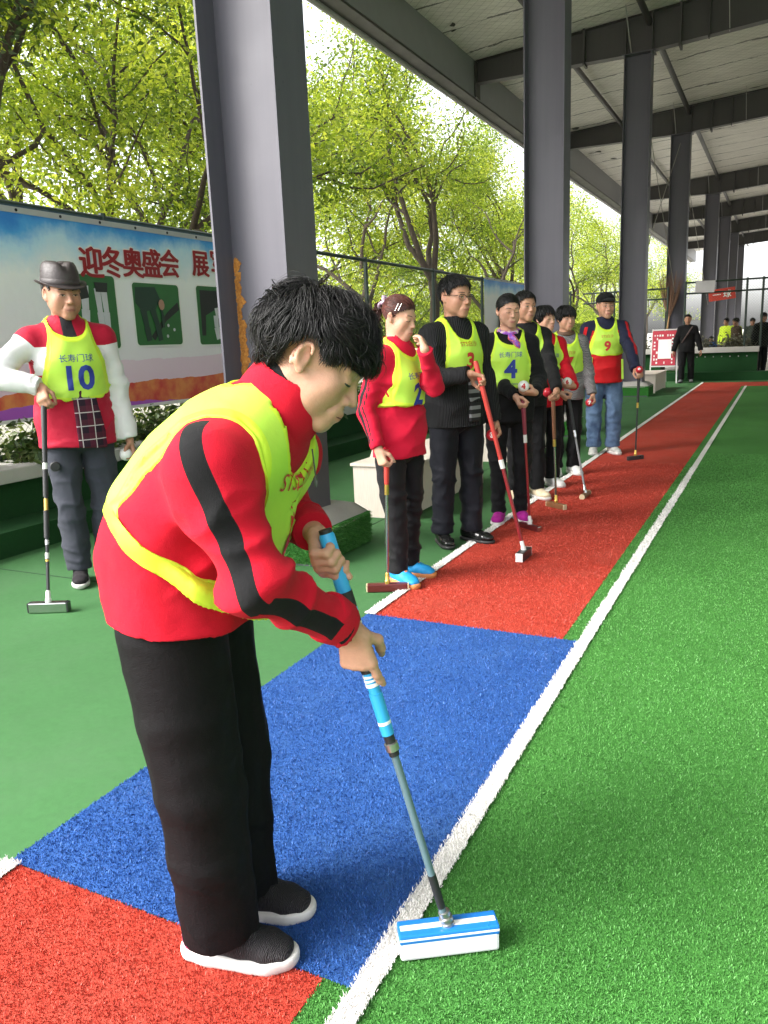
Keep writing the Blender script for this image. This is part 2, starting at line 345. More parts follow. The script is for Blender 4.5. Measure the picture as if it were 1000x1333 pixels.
# blades on the turf wrap
def wrapblades():
    n = 16000; V = []; u = rng.random((n, 3)); side = rng.random(n) < .5
    P = np.where(side[:, None], np.column_stack([np.full(n, -2.41), COLY[0] - .24 + .68 * u[:, 0], .01 + .2 * u[:, 1]]), np.column_stack([-3.21 + .8 * u[:, 0], np.full(n, COLY[0] - .24), .01 + .2 * u[:, 1]]))
    N = np.where(side[:, None], [1, 0, 0], [0, -1, 0]); T = np.column_stack([~side, side, 0 * side]).astype(float)
    a = rng.uniform(0, 6.28, n)[:, None]; w = (T * np.cos(a) + np.array([0, 0, 1]) * np.sin(a)) * .002
    tip = P + N * .018 * rng.uniform(.6, 1.2, n)[:, None] + rng.normal(0, .007, (n, 3)); V = np.stack([P - w, P + w, tip], 1).reshape(-1, 3)
    o = mk('turf_fibres', V, np.arange(3 * n).reshape(-1, 3), B_GREEN, pl, attrs={'rnd': np.repeat(rng.random(n), 3)}); o['kind'] = 'stuff'
wrapblades()
for y, l in ((10.5, 'turf wrapped plinth at the second column behind the standing row'), (17.25, 'turf wrapped concrete plinth beside the pale bench past the man in the cap'), (24.5, 'pale plinth at the fourth column behind the red notice board')):
    q = dup(pl, (0, y - COLY[0], 0), l)
    for ch in list(q.children):
        if ch.name.startswith('turf_fibres'): bpy.data.objects.remove(ch)
def rafter(y, lab):
    r = thing('roof_rafter', lab, 'beam', (-2.8, y, 6.6), 'rafters of the shed roof')
    xa, xb = -6.1, 24.0
    def web(b): b.add([(xa, y - .005, roofz(xa) - .42), (-2.8, y - .005, 6.56), (xb, y - .005, roofz(xb) - .75), (xb, y - .005, roofz(xb) - .02), (xa, y - .005, roofz(xa) - .02)] + [(xa, y + .005, roofz(xa) - .42), (-2.8, y + .005, 6.56), (xb, y + .005, roofz(xb) - .75), (xb, y + .005, roofz(xb) - .02), (xa, y + .005, roofz(xa) - .02)],
                          [(0, 1, 2, 3, 4), (9, 8, 7, 6, 5), (0, 4, 9, 5), (2, 7, 8, 3)])
    part('web', STEEL_D, r, web)
    part('bottom_flange', STEEL_D, r, lambda b: b.bar((xa, y, roofz(xa) - .43), (-2.8, y, 6.565), .2, .014).bar((-2.8, y, 6.566), (xb, y, roofz(xb) - .75), .2, .014))
    part('top_flange', STEEL_D, r, lambda b: b.bar((xa, y, roofz(xa) - .01), (xb, y, roofz(xb) - .01), .2, .014))
    for x in (-4.3, -3.05, -2.56, -1.55, .6, 2.7, 5.0):
        part('stiffener_plate', STEEL_D, r, lambda b: b.box((x - .012, y - .115, 6.56 + (x + 2.8) * (.04 if x > -2.8 else -.02) - .02), (x + .012, y - .008, roofz(x) - .02)))
    for x in (-3.85, -2.05, 1.6): part('splice_plate', STEEL_D, r, lambda b: b.box((x - .02, y - .15, 6.50 + (x + 2.8) * (.04 if x > -2.8 else -.02)), (x + .02, y + .15, roofz(x) + .0)))
    part('end_plate', STEEL_D, r, lambda b: b.box((xa - .03, y - .14, roofz(xa) - .72), (xa, y + .14, roofz(xa) - .02)))
    return r
RL = ['first roof rafter, over the nearest column and above the picture', 'second roof rafter, above the second column', 'large dark rafter meeting the top of the third column', 'dark rafter meeting the top of the fourth column', 'rafter over the fifth column beyond the wire fence', 'rafter over the sixth column', 'rafter over the seventh column', 'last rafter above the bright far opening']
r1 = rafter(COLY[0], RL[0])
for i, y in enumerate(COLY[1:]): dup(r1, (0, y - COLY[0], 0), RL[i + 1])
yy = [-1.0] + COLY + [65.0]
k = 0
BAYS = ['behind the camera', 'over the bending woman', 'between the second and third columns', 'between the third and fourth columns', 'past the fourth column', 'past the fifth column', 'past the sixth column', 'past the seventh column', 'at the far end']
for x, nm in ((-4.35, 'over the left eave side'), (-2.62, 'along the column tops'), (-.35, 'over the red strip'), (2.3, 'over the green turf')):
    for a, b_, bay in zip(yy[:-1], yy[1:], BAYS):
        s_ = tag(part('roof_strut', STEEL_D, None, lambda b: b.tube([(x, a + .006, roofz(x) - .17), (x, b_ - .006, roofz(x) - .17)], .06, 10)), 'round steel strut %s, %s' % (nm, bay), 'strut', 'struts between the rafters'); autosmooth(s_)
WHT = mat('pale grey painted flat bar', (.5, .48, .47), .5, .15)
for i, y in enumerate(COLY[1:7]):
    for x, nm in ((-2.95, 'beside the column head'), (-1.2, 'right of the column head'), (1.9, 'farther right')):
        tag(part('knee_brace', WHT, None, lambda b: b.bar((x, y - .02, 6.60 + max(0, (x + 2.8) * .04)), (x, y - .75, roofz(x) - .03), .07, .008, (1, 0, 0))), 'thin pale brace %s, %s' % (nm, ['second bay', 'third column bay', 'fourth column bay', 'fifth column bay', 'sixth column bay', 'seventh column bay'][i]), 'brace', 'braces from rafter to roof')
# roof lining: foil-faced blanket held by a wire grid, and purlins above it
s = NT('roof lining'); v = s.scl((1, 1, 1)); n1 = s.noise(1.1, 5, .7, s.scl((1.2, 4.0, 1))); n2 = s.noise(2.5, 4, .6, s.scl((.5, 1.5, 1)))
sx = s.n('SeparateXYZ', i0=s.co()); wx = s.math('ABSOLUTE', s.math('SUBTRACT', s.math('FRACT', s.math('DIVIDE', s.math('ADD', sx.outputs[0], sx.outputs[1]), .21)), .5)); wy = s.math('ABSOLUTE', s.math('SUBTRACT', s.math('FRACT', s.math('DIVIDE', s.math('SUBTRACT', sx.outputs[0], sx.outputs[1]), .21)), .5))
wire = s.math('GREATER_THAN', s.math('MAXIMUM', wx, wy), .478)
sl = s.math('LESS_THAN', s.math('ABSOLUTE', s.math('SUBTRACT', s.math('FRACT', s.math('MULTIPLY_ADD', n2, .35, s.math('DIVIDE', sx.outputs[1], 1.25))), .5)), s.math('MULTIPLY_ADD', n1, .13, -.045))
col = s.mix(s.math('MULTIPLY_ADD', n1, 1.9, -.45, clamp=True), (.60, .57, .53), (.88, .85, .80)); col = s.mix(s.math('MULTIPLY', wire, .62), col, (.12, .11, .1)); col = s.mix(s.math('MULTIPLY', sl, .85), col, (.02, .02, .02))
s.bsdf(col, .45, s.math('ADD', n1, s.math('MULTIPLY', n2, .5)), .05, 1.0); LINING = s.m
def lining(b):
    nx, ny = 64, 150; V = []; Fs = []
    for i in range(nx + 1):
        for j in range(ny + 1):
            x = -6.15 + 30.5 * i / nx; y = -1.2 + 66.4 * j / ny
            V.append((x, y, roofz(x) + .012 + .035 * mnoise.noise(Vector((x * 1.3, y * .9, 3))) ** 2))
    for i in range(nx):
        for j in range(ny): a = i * (ny + 1) + j; Fs.append((a, a + 1, a + ny + 2, a + ny + 1))
    b.add(V, Fs)
rf = thing('shed_roof', 'pitched shed roof lined with pale foil under a wire grid', 'roof', (0, 30, 7))
part('lining', LINING, rf, lining, True)
SHEET = mat('grey roof sheet', (.2, .21, .23), .5)
part('roof_sheet', SHEET, rf, lambda b: b.add([(-6.3, -1.3, roofz(-6.3) + .16), (24.5, -1.3, roofz(24.5) + .16), (24.5, 65.4, roofz(24.5) + .16), (-6.3, 65.4, roofz(-6.3) + .16)], [(0, 1, 2, 3)]))
gut = part('gutter', STEEL_D, rf, lambda b: b.prism([(-.02, -.74), (-.34, -.74), (-.36, -.70), (-.36, -.1), (-.345, -.1), (-.345, -.69), (-.33, -.72), (-.035, -.72), (-.02, -.7)], (-6.13, -1.3, roofz(-6.1)), (1, 0, 0), (0, 0, 1), (0, 66.5, 0)))
part('fascia_sheet', mat('grey fascia sheet', (.26, .26, .28), .5, .2, 3), rf, lambda b: b.box((-6.15, -1.3, roofz(-6.1) - .70), (-6.14, 65.3, roofz(-6.1) + .1)))
part('eave_pipe', mat('pale eave pipe', (.34, .33, .33), .4), rf, lambda b: b.tube([(-6.47, -1.3, roofz(-6.1) - .76), (-6.47, 65, roofz(-6.1) - .76)], .05, 8))
def torn(b):
    for i in range(26):
        y = rng.uniform(6, 30); x = -6.0 + abs(rng.normal(0, .35)); z = roofz(x) - .004; a = rng.uniform(0, 3); w = rng.uniform(.05, .16); pts = [(w * rng.uniform(.5, 1.3) * math.cos(t), .6 * w * rng.uniform(.4, 1.3) * math.sin(t)) for t in np.arange(7) * .9]
        b.prism(pts, (x, y, z), (math.cos(a), math.sin(a), .05 * rng.uniform(-1, 1)), (-math.sin(a), math.cos(a), rng.uniform(-.8, .2)), (0, 0, .004))
part('torn_lining', mat('torn dark lining', (.05, .05, .045), .9), rf, torn)['kind'] = 'stuff'
# wind brace cables in the fourth bay
CAB = mat('brace cable', (.3, .28, .26), .5)
for (a, b_, l) in (((-2.8, 17.45, 6.3), (-2.8, 24.3, 2.3), 'thin brace cable falling from the third column head to the fourth column'), ((-2.8, 24.3, 6.3), (-2.8, 17.45, 2.3), 'thin brace cable rising from the third column to the fourth column head'), ((-2.8, 24.7, 6.3), (-2.8, 35.3, 2.3), 'thin brace cable beyond the fourth column')):
    tag(part('brace_cable', CAB, None, lambda b: b.tube([a, b_], .009, 6)), l, 'cable', 'wind brace cables')
# ================================================================ fences
FENCE = mat('dark green fence paint', (.018, .035, .026), .4, .2, 5)
WIRE = mat('green coated wire', (.05, .07, .05), .5)
def fence(lab, o, d, L, H, posts, rails, z0=0.0, pitch=.065, wr=.0016, w=True):
    """chain-link fence starting at o along the flat direction d"""
    o = np.array(o, float); d = nrm((*d, 0)); up = np.array([0, 0, 1.0]); f = thing('wire_fence', lab, 'fence', tuple(o), 'chain-link fences')
    for t in posts: part('post', FENCE, f, lambda b: b.tube([o + d * t + up * z0, o + d * t + up * (H + .03)], .03, 8))
    for z in rails: part('rail', FENCE, f, lambda b: b.tube([o + up * z, o + d * L + up * z], .024, 8))
    if w:
        b = MB(); h = H - z0 - .05; q = -np.cross(d, up) * .036
        for sgn in (1, -1):
            for t in np.arange(-h, L + h, pitch):
                t0, t1 = t, t + sgn * h; za, zb = 0.0, h
                lo, hi = min(t0, t1), max(t0, t1)
                if hi < 0 or lo > L: continue
                def cl(tt): return (tt - t0) / (t1 - t0) * h
                ta, tb = max(lo, 0), min(hi, L)
                A = o + d * ta + up * (z0 + .03 + cl(ta)) + q; B = o + d * tb + up * (z0 + .03 + cl(tb)) + q
                b.tube([A, B], wr, 3, False)
        x = b.build('wire_mesh', WIRE, f); x['kind'] = 'stuff'
    return f
fence('dark green chain-link fence along the left planter, carrying the banners', (-5.36, -2.0, 0), (0, 1), 24.6, 2.47, np.arange(0, 24.7, 2.46), (2.46, .55), .5)
fence('chain-link fence across the far end behind the man in black', (-2.42, 23.1, 0), (1, 0), 3.6, 2.55, (0.02, 1.52, 1.9, 3.58), (2.54, 2.26), .8, .07, .0022)
fence('wire fence beyond the third column, left of the broom', (-5.36, 24.2, 0), (1, 0), 2.4, 2.5, (0.9, 2.38), (2.48, 2.2), .8, .07, .0022)
# ================================================================ trees, shrubs
def leaf_mat(name, a, b, c, tr=.45):
    s = NT(name); col = s.ramp(s.attr('rnd'), [(0, a), (.5, b), (1, c)])
    d = s.n('BsdfPrincipled', Roughness=.42); s.set(d.inputs['Base Color'], col); d.inputs['Specular IOR Level'].default_value = .4
    t = s.n('BsdfTranslucent'); s.set(t.inputs[0], s.mix(1.0, col, (1.8, 1.75, .8), 'MULTIPLY')); mx = s.n('MixShader', i0=tr, i1=d, i2=t)
    s.t.links.new(mx.outputs[0], s.out.inputs[0]); return s.m
LEAF = leaf_mat('camphor leaf', (.05, .095, .012), (.19, .26, .032), (.44, .48, .09), .55)
LEAF2 = leaf_mat('darker leaf', (.04, .075, .01), (.09, .14, .02), (.17, .21, .035), .45)
LEAF3 = leaf_mat('shrub leaf', (.02, .045, .01), (.05, .09, .02), (.12, .15, .05), .2)
LEAF4 = leaf_mat('dusty shrub leaf', (.06, .06, .04), (.13, .13, .09), (.22, .21, .16), .15)
BARK = NT('tree bark'); BARK.bsdf(BARK.ramp(BARK.noise(5, 5, .7, BARK.scl((3, 3, .6))), [(.25, (.03, .023, .018)), (.6, (.075, .055, .04)), (.85, (.15, .12, .09))]), .9, BARK.noise(8, 5, .7, BARK.scl((6, 6, 1))), .03); BARK = BARK.m
def leaves(P, size, r, flat=.5):
    n = len(P); d = r.normal(0, 1, (n, 3)); d[:, 2] = d[:, 2] * .6 - .35; d /= np.linalg.norm(d, axis=1)[:, None]
    w = np.cross(d, r.normal(0, 1, (n, 3)) + [0, 0, 1.2]); w /= np.linalg.norm(w, axis=1)[:, None] + 1e-9; nn = np.cross(w, d)
    L = (size * r.uniform(.5, 1.4, n))[:, None]; W = L * .23
    V = np.stack([P, P + d * L * .45 + w * W + nn * L * .09, P + d * L - nn * L * .1, P + d * L * .45 - w * W + nn * L * .09], 1).reshape(-1, 3)
    k = np.arange(n)[:, None] * 4; return V, np.concatenate([k + [0, 1, 2], k + [0, 2, 3]])
def grow(seed, H, fork, spread, lv=3, r0=.18, lean=(0, 0), kids=4):
    r = np.random.default_rng(seed); B = MB(); tips = []
    def br(p, d, L, rd, l):
        n = 6; pts = [p]
        for i in range(n):
            d = nrm(d + r.normal(0, .13 + .03 * (3 - l), 3) + np.array([0, 0, .07 if l < lv else 0])); p = p + d * L / n; pts.append(p)
        B.tube(pts, np.linspace(rd, rd * (.72 if l == lv else .45), n + 1), 8 if l >= 2 else 5, False)
        if l == 0: tips.extend(pts[1:]); return
        if l == 1: tips.extend(pts[3:])
        a0 = r.uniform(0, 6.28); k = kids + (1 if l == lv else 0)
        for j in range(k):
            i = n if (l == lv or j == 0) else int(r.integers(2, n + 1)); a = a0 + j * 2 * math.pi / k + r.normal(0, .35); t = r.uniform(.35, .8) if l == lv else r.uniform(.5, 1.05)
            u = nrm(np.cross(d, (.2, .9, .3))); v = np.cross(d, u); nd = nrm(d * math.cos(t) + (u * math.cos(a) + v * math.sin(a)) * math.sin(t) * spread)
            br(pts[i], nd, L * r.uniform(.62, .9) if l < lv else (H - fork) * r.uniform(.42, .6), rd * (.55 if l == lv else .5), l - 1)
    br(np.array([0, 0, -.05]), nrm((lean[0], lean[1], 1)), fork, r0, lv)
    return B, np.array(tips), r
TREES = []
def tree_proto(seed, H, fork, spread, n, size, lm, r0=.18, lean=(0, 0), kids=4, sc_=.34):
    B, tips, r = grow(seed, H, fork, spread, 3, r0, lean, kids)
    tips = tips
    t = thing('camphor_tree', 'x', 'tree', (0, 0, 0), 'trees behind the left fence')
    autosmooth(B.build('trunk', BARK, t), 60)
    wt = r.gamma(.8, 1, len(tips)); ci = r.choice(len(tips), n, p=wt / wt.sum()); P = tips[ci] + r.normal(0, sc_ * .72, (n, 3)) * [1, 1, .7]; ok = P[:, 2] > fork * .75; P = P[ok]; tone = r.normal(0, .26, len(tips))[ci][ok]
    V, T = leaves(P, size, r); cl = np.array([mnoise.noise(Vector(p * .9)) for p in P]); rn = np.clip(.48 + .35 * cl + tone + r.normal(0, .14, len(P)), 0, 1)
    mk('crown', V, T, lm, t, attrs={'rnd': np.repeat(rn, 4)})
    return t
tA = tree_proto(5, 11.4, 3.3, .62, 24000, .12, LEAF, .2, (.0, -.03), 3, .62)
tB = tree_proto(8, 11.0, 2.4, .66, 24000, .12, LEAF, .18, (-.03, .1), 3, .66)
tC = tree_proto(13, 11.5, 3.0, .9, 19000, .14, LEAF, .17, (.0, .05), 3, .7)
tD = tree_proto(21, 8.6, 2.8, .75, 15000, .13, LEAF3, .16, (.02, .04), 3, .5)  # overhanging foliage, its shading painted in with dark leaf colour
def place(t, x, y, rz, s_, lab, first=False):
    o = t if first else dup(t)
    co = []
    for ch in o.children:
        a = np.empty(len(ch.data.vertices) * 3, np.float32); ch.data.vertices.foreach_get('co', a); co.append(a.reshape(-1, 3)[::5])
    co = np.concatenate(co) * s_; hi_ = co[co[:, 2] > 5.2]; best = min((float(np.percentile(hi_[:, 0] * math.cos(q) - hi_[:, 1] * math.sin(q), 99.95)), q) for q in rz + np.array([0, .35, -.35, .7, -.7, 1.05, -1.05])); rz = best[1]; x = min(x, -6.75 - best[0]) if x > -13 else x
    o.location = (x, y, 0); o.rotation_euler.z = rz; o.scale = (s_,) * 3; o['label'] = lab; return o
place(tA, -10.0, 24.5, .4, 1.0, 'forked tree with dark limbs behind the man wearing glasses', True)
place(tB, -11.0, 13.9, 2.2, 1.0, 'spreading tree behind the banner left of the nearest column', True)
place(tC, -12.5, 12.0, 1.0, 1.0, 'taller tree standing behind the tree over the banner', True)
place(tD, -8.9, 4.4, .6, 1.0, 'tree with shade painted into its leaf colour, whose branches hang into the top left corner', True)
k = 0
for t, x, y, rz, s_, lab in ((tA, -11.4, 8.0, 3.4, .95, 'tree at the left edge of the picture over the banner sky'), (tB, -11.0, 17.5, .3, 1.0, 'leafy tree seen just right of the nearest column'), (tB, -11.0, 33.0, 4.0, .95, 'tree directly left of the second column'),
        (tB, -10.6, 48.0, 1.1, 1.0, 'leaning tree between the second and third columns'), (tA, -12.0, 39.0, 5.2, 1.0, 'tree behind the white pole past the second column'), (tC, -11.0, 58.0, 2.0, .95, 'tree seen between the third and fourth columns'), (tC, -11.5, 80.0, .7, 1.0, 'far tree right of the fourth column'),
        (tA, -14.0, 21.0, 1.9, 1.1, 'second row tree behind the forked tree'), (tC, -15.0, 29.0, 3.0, 1.1, 'second row tree in the middle distance'), (tB, -14.5, 38.0, .9, 1.15, 'second row tree behind the second column'), (tC, -14.0, 52.0, 4.2, 1.1, 'second row tree behind the third column'),
        (tC, -16.0, 8.0, 5.0, 1.1, 'second row tree at the far left'), (tA, -19.0, 16.0, 2.7, 1.2, 'back row tree above the banner lettering'), (tB, -13.0, 74.0, 2.4, 1.2, 'back row tree beyond the shed end'), (tC, -22.0, 30.0, .2, 1.2, 'back row tree deep in the grove'), (tA, -11.0, 2.0, .8, 1.0, 'tree beyond the left picture edge')):
    place(t, x, y, rz, s_, lab)
# far wood: reads as one mass
r = np.random.default_rng(3); n = 56000; P = np.column_stack([-30 - 10 * r.random(n), r.uniform(0, 190, n), 0 * np.arange(n)]); P[:, 2] = (r.random(n) ** .8) * (8 + 3 * np.sin(P[:, 1] * .45) + 2 * np.sin(P[:, 1] * .19 + 1))
V, T = leaves(P, .5, r); tag(mk('distant_wood', V, T, LEAF, attrs={'rnd': np.repeat(np.clip(.5 + .3 * np.sin(P[:, 1] * .6 + P[:, 2]) + r.normal(0, .2, n), 0, 1), 4)}), 'pale green wood far behind the left trees', 'wood', kind='stuff')
HEDGE = []
def hedge_mass(name, x0, x1, y0, y1, z0, h, n, size, m, label):
    P = np.column_stack([r.uniform(x0, x1, n), r.uniform(y0, y1, n), z0 + h * r.random(n) ** .7]); V, T = leaves(P, size, r)
    return tag(mk(name, V, T, m, attrs={'rnd': np.repeat(r.random(n), 4)}), label, 'hedge', kind='stuff')
hedge_mass('hedge', -10.5, -9, 2, 60, 0, 1.9, 26000, .13, LEAF2, 'green hedge running behind the chain-link fence')
hedge_mass('light_blocking_trees', 25.5, 28, -20, 90, 0, 8.5, 16000, .8, LEAF2, 'added unseen tree mass blocking light from the right side of the shed')  # added out of view to cut the light coming in from the right
def shrub(x, y, z, h, w, m, lab, n=420, size=.085):
    t = thing('shrub', lab, 'shrub', (x, y, z), 'shrubs in the planters'); B = MB()
    ends = []
    for i in range(9):
        a = r.uniform(0, 6.28); e = np.array([x + math.cos(a) * w * r.uniform(.3, 1), y + math.sin(a) * w * r.uniform(.3, 1), z + h * r.uniform(.5, 1)]); c = np.array([x, y, z]); B.tube([c, (c + e) / 2 + [0, 0, h * .1], e], [.007, .005, .002], 5); ends += [e, (c + e) / 2 + [0, 0, h * .1], c * .3 + e * .7]
    B.build('stem', BARK, t); P = np.array(ends)[r.integers(0, len(ends), n)] + r.normal(0, .3 * w, (n, 3)) * [1, 1, .7]; P[:, 2] = np.maximum(P[:, 2], z + .02)
    V, T = leaves(P, size, r); mk('foliage', V, T, m, t, attrs={'rnd': np.repeat(r.random(n), 4)})
ys = np.arange(3.5, 12, .62)
WH = ['at the left picture edge', 'under the banner near the left edge', 'behind the hip of the man in the hat', 'under the banner beside the man in the hat', 'under the banner', 'under the banner end', 'behind the nearest column', 'just past the nearest column', 'left of the woman numbered 2', 'behind the woman numbered 2', 'behind her shoulder', 'behind the man with glasses', 'past the man with glasses', 'farther along the planter']
for i, y in enumerate(ys): shrub(-5.22 + .05 * math.sin(i), y, .42, .30 + .05 * math.sin(i * 2.1), .27, LEAF3, 'low dark green shrub in the planter, ' + WH[i])
for i, x in enumerate(np.arange(-4.3, -.55, .42)): shrub(x, 23.2, .68, .42, .26, LEAF4, 'dusty grey-green shrub in the end planter, number %s from the left' % ['one', 'two', 'three', 'four', 'five', 'six', 'seven', 'eight', 'nine'][i], 260, .09)
# ================================================================ banners on the fence
def banner_mat(name, y0, y1, z0, z1):
    s = NT(name); p = s.n('SeparateXYZ', i0=s.n('NewGeometry').outputs['Position']); u = s.math('DIVIDE', s.math('SUBTRACT', p.outputs[1], y0), y1 - y0); v = s.math('DIVIDE', s.math('SUBTRACT', p.outputs[2], z0), z1 - z0)
    n = s.noise(1.4, 5, .65, s.n('NewGeometry').outputs['Position']); n2 = s.noise(5, 4, .6, s.n('NewGeometry').outputs['Position'])
    vv = s.math('ADD', v, s.math('MULTIPLY_ADD', n, .34, -.17))
    c = s.ramp(vv, [(.0, (.78, .60, .78)), (.3, (.84, .78, .86)), (.74, (.86, .87, .90)), (.87, (.50, .72, .90)), (.95, (.07, .34, .76)), (1, (.03, .22, .66))])
    w = s.math('ADD', v, s.math('MULTIPLY', s.math('SINE', s.math('MULTIPLY_ADD', u, 9.0, s.math('MULTIPLY', n, 3.0))), .035))
    lo = s.math('ADD', w, s.math('MULTIPLY', u, -.16))
    c = s.mix(s.math('MULTIPLY', s.math('LESS_THAN', lo, .20), .55), c, (.80, .50, .68)); 
    red = s.math('MULTIPLY', s.math('LESS_THAN', lo, .075), s.math('GREATER_THAN', u, .12)); c = s.mix(red, c, s.ramp(n2, [(.35, (.62, .06, .05)), (.65, (.76, .26, .09))]))
    pur = s.math('LESS_THAN', s.math('ADD', w, s.math('MULTIPLY', u, .02)), .055); c = s.mix(pur, c, (.42, .10, .55))
    edge = s.math('LESS_THAN', s.math('SUBTRACT', v, 0), .022); c = s.mix(edge, c, (.72, .70, .70))
    s.bsdf(c, .38, s.noise(4, 3), .006, 1.0, spec=.4); return s.m
def bdx(y, v): return .1 * (.012 * math.sin(y * 7 + v * 1.5) * (1 - .4 * v) + .018 * mnoise.noise(Vector((y * 1.1, v * 1.6, 2))))
def drape(o, y0, z0, z1, x):
    """lay a flat print on the rippled cloth"""
    g_ = ORG[o]
    for p in o.data.vertices: p.co.x += bdx(p.co.y + g_[1], (p.co.z + g_[2] - z0) / (z1 - z0))
    return o
def cloth_sheet(y0, y1, z0, z1, x, sag=.03):
    ny, nz = 90, 24; V = []; Fs = []
    for i in range(ny + 1):
        for j in range(nz + 1):
            u, v = i / ny, j / nz; y = y0 + (y1 - y0) * u
            dx = bdx(y, v)
            V.append((x + dx, y, z0 + (z1 - z0) * v - sag * math.sin(math.pi * ((y * .81) % 1)) * (v - .5) * .5))
    for i in range(ny):
        for j in range(nz): a = i * (nz + 1) + j; Fs.append((a, a + nz + 1, a + nz + 2, a + 1))
    return V, Fs
def banner(lab, y0, y1, z0, z1, x):
    t = thing('banner', lab, 'banner', (x, y0, z0), 'printed banners on the fence'); V, Fs = cloth_sheet(y0, y1, z0, z1, x)
    mk('cloth', V, Fs, banner_mat('banner print %d' % int(y0), y0, y1, z0, z1), t, True)
    part('hem', mat('banner hem', (.42, .42, .44), .4), t, lambda b: b.obox((x + .022, (y0 + y1) / 2, z1 + .005), (.004, 0, 0), (0, (y1 - y0) / 2, 0), (0, 0, .022)))
    for y in np.arange(y0 + .15, y1, .42): part('eyelet', mat('eyelet metal', (.05, .05, .055), .3, metal=.8), t, lambda b: b.lathe([(.012, 0), (.012, .004), (.006, .005)], (x + .027, y, z1 + .005), (1, 0, 0), 10))
    return t
BXX = -5.31
bn = banner('long blue and white banner with red Chinese headline behind the man in the hat', 2.6, 8.15, .80, 2.40, BXX)
RED_P = mat('banner red print', (.30, .006, .012), .4, .1); WHITE_P = mat('white print', (.8, .8, .8), .4, .03)
uY, uZ = (0, 1, 0), (0, 0, 1)
for ch, y in list(zip('迎冬奥盛会', np.linspace(5.14, 6.12, 5))) + list(zip('展军体风采', np.linspace(6.58, 7.75, 5))):
    zc = 2.075 + (y - 5.15) * .055
    drape(letters('white_outline', ch, .27, (BXX + .006, y, zc), uY, uZ, WHITE_P, bn, (.018, .018)), 2.6, .8, 2.4, BXX); drape(letters('red_character', ch, .27, (BXX + .013, y, zc), uY, uZ, RED_P, bn, (.011, .005)), 2.6, .8, 2.4, BXX)
def rrect(w, h, r_, n=5):
    return [(sx * (w / 2 - r_) + r_ * math.cos(a), sy * (h / 2 - r_) + r_ * math.sin(a)) for sx, sy, a0 in ((1, 1, 0), (-1, 1, math.pi / 2), (-1, -1, math.pi), (1, -1, 1.5 * math.pi)) for a in [a0 + i * math.pi / 2 / n for i in range(n + 1)]]
PG = mat('photo green', (.02, .13, .03), .35, .35, 3); PD = mat('photo dark', (.012, .016, .015), .4, .3); PW = mat('photo pale', (.55, .55, .6), .4, .2); PS = mat('photo skin', (.42, .24, .17), .5); PDG = mat('photo dark green cloth', (.01, .04, .025), .4, .3)
def blob(b, pts, o, th=.0015): b.prism(pts, o, uY, uZ, (th, 0, 0))
def limb(b, pts, w, o):
    for (a, c), (d, e) in zip(pts[:-1], pts[1:]):
        n = nrm((-(e - c), d - a, 0))[:2] * w; blob(b, [(a + n[0], c + n[1]), (d + n[0] * .8, e + n[1] * .8), (d - n[0] * .8, e - n[1] * .8), (a - n[0], c - n[1])], o)
def photo(y, z, w, h, kind):
    x = BXX + .004 + bdx(y, (z - .8) / 1.6) + .004; f = part('printed_photo', WHITE_P, bn, lambda b: b.prism(rrect(w + .03, h + .03, .045), (x, y, z), uY, uZ, (.002, 0, 0)))
    part('photo_ground', PG, f, lambda b: b.prism(rrect(w, h, .035), (x + .0025, y, z), uY, uZ, (.001, 0, 0)))
    o = (x + .004, y, z); o2 = (x + .006, y, z)
    if kind == 0:
        part('figures', PW, f, lambda b: (limb(b, [(-.02, .22), (-.03, .02), (-.05, -.2)], .045, o), limb(b, [(.12, .2), (.13, 0), (.14, -.22)], .035, o), limb(b, [(.19, .2), (.2, 0), (.2, -.22)], .035, o2)))
        part('shirt', PD, f, lambda b: blob(b, [(-.1, .25), (.0, .25), (.02, .12), (-.08, .1)], o2)); part('shirt', PD, f, lambda b: blob(b, [(.09, .25), (.24, .25), (.23, .17), (.1, .17)], (o2[0] + .002, y, z)))
    if kind == 1:
        part('figure', PDG, f, lambda b: (blob(b, [(-.28, .24), (-.02, .25), (.04, .14), (-.03, .05), (-.2, .02), (-.29, .1)], o), limb(b, [(-.2, .05), (-.17, -.12), (-.15, -.24)], .04, o2), limb(b, [(-.08, .05), (-.03, -.1), (.0, -.24)], .038, (o2[0] + .002, y, z)), limb(b, [(.02, .12), (.05, 0), (.05, -.12)], .02, (o2[0] + .004, y, z))))
        part('head', PS, f, lambda b: blob(b, [(.045 + .04 * math.cos(a), .09 + .05 * math.sin(a)) for a in np.arange(9) * .7], (o2[0] + .006, y, z)))
        part('cast_shadow_print', PD, f, lambda b: blob(b, [(-.12, -.2), (.12, .02), (.28, .12), (.3, .05), (.1, -.06), (-.08, -.24)], (x + .0038, y, z), .0005))
        [part('ball_print', PW, f, lambda b: blob(b, [(cx + .016 * math.cos(a), cy + .016 * math.sin(a)) for a in np.arange(8) * .785], o2)) for cx, cy in ((.12, -.1), (.2, -.14), (.1, -.2))]
    if kind == 2:
        part('figure', PW, f, lambda b: (limb(b, [(-.02, .02), (.12, .05), (.16, -.05)], .055, o), limb(b, [(-.02, .0), (-.02, -.12), (.0, -.24)], .04, o2), limb(b, [(.14, 0), (.2, -.12)], .025, (o2[0] + .002, y, z))))
        part('dark_back', PD, f, lambda b: blob(b, [(-.25, .25), (.25, .25), (.25, .1), (.1, .1), (-.05, .05), (-.18, 0), (-.2, -.2), (-.26, -.2)], (x + .0038, y, z), .0005))
NPH = []
photo(5.05, 1.66, .66, .62, 0); photo(5.9, 1.65, .62, .56, 1); photo(6.78, 1.65, .6, .58, 2); photo(7.55, 1.65, .6, .58, 1)
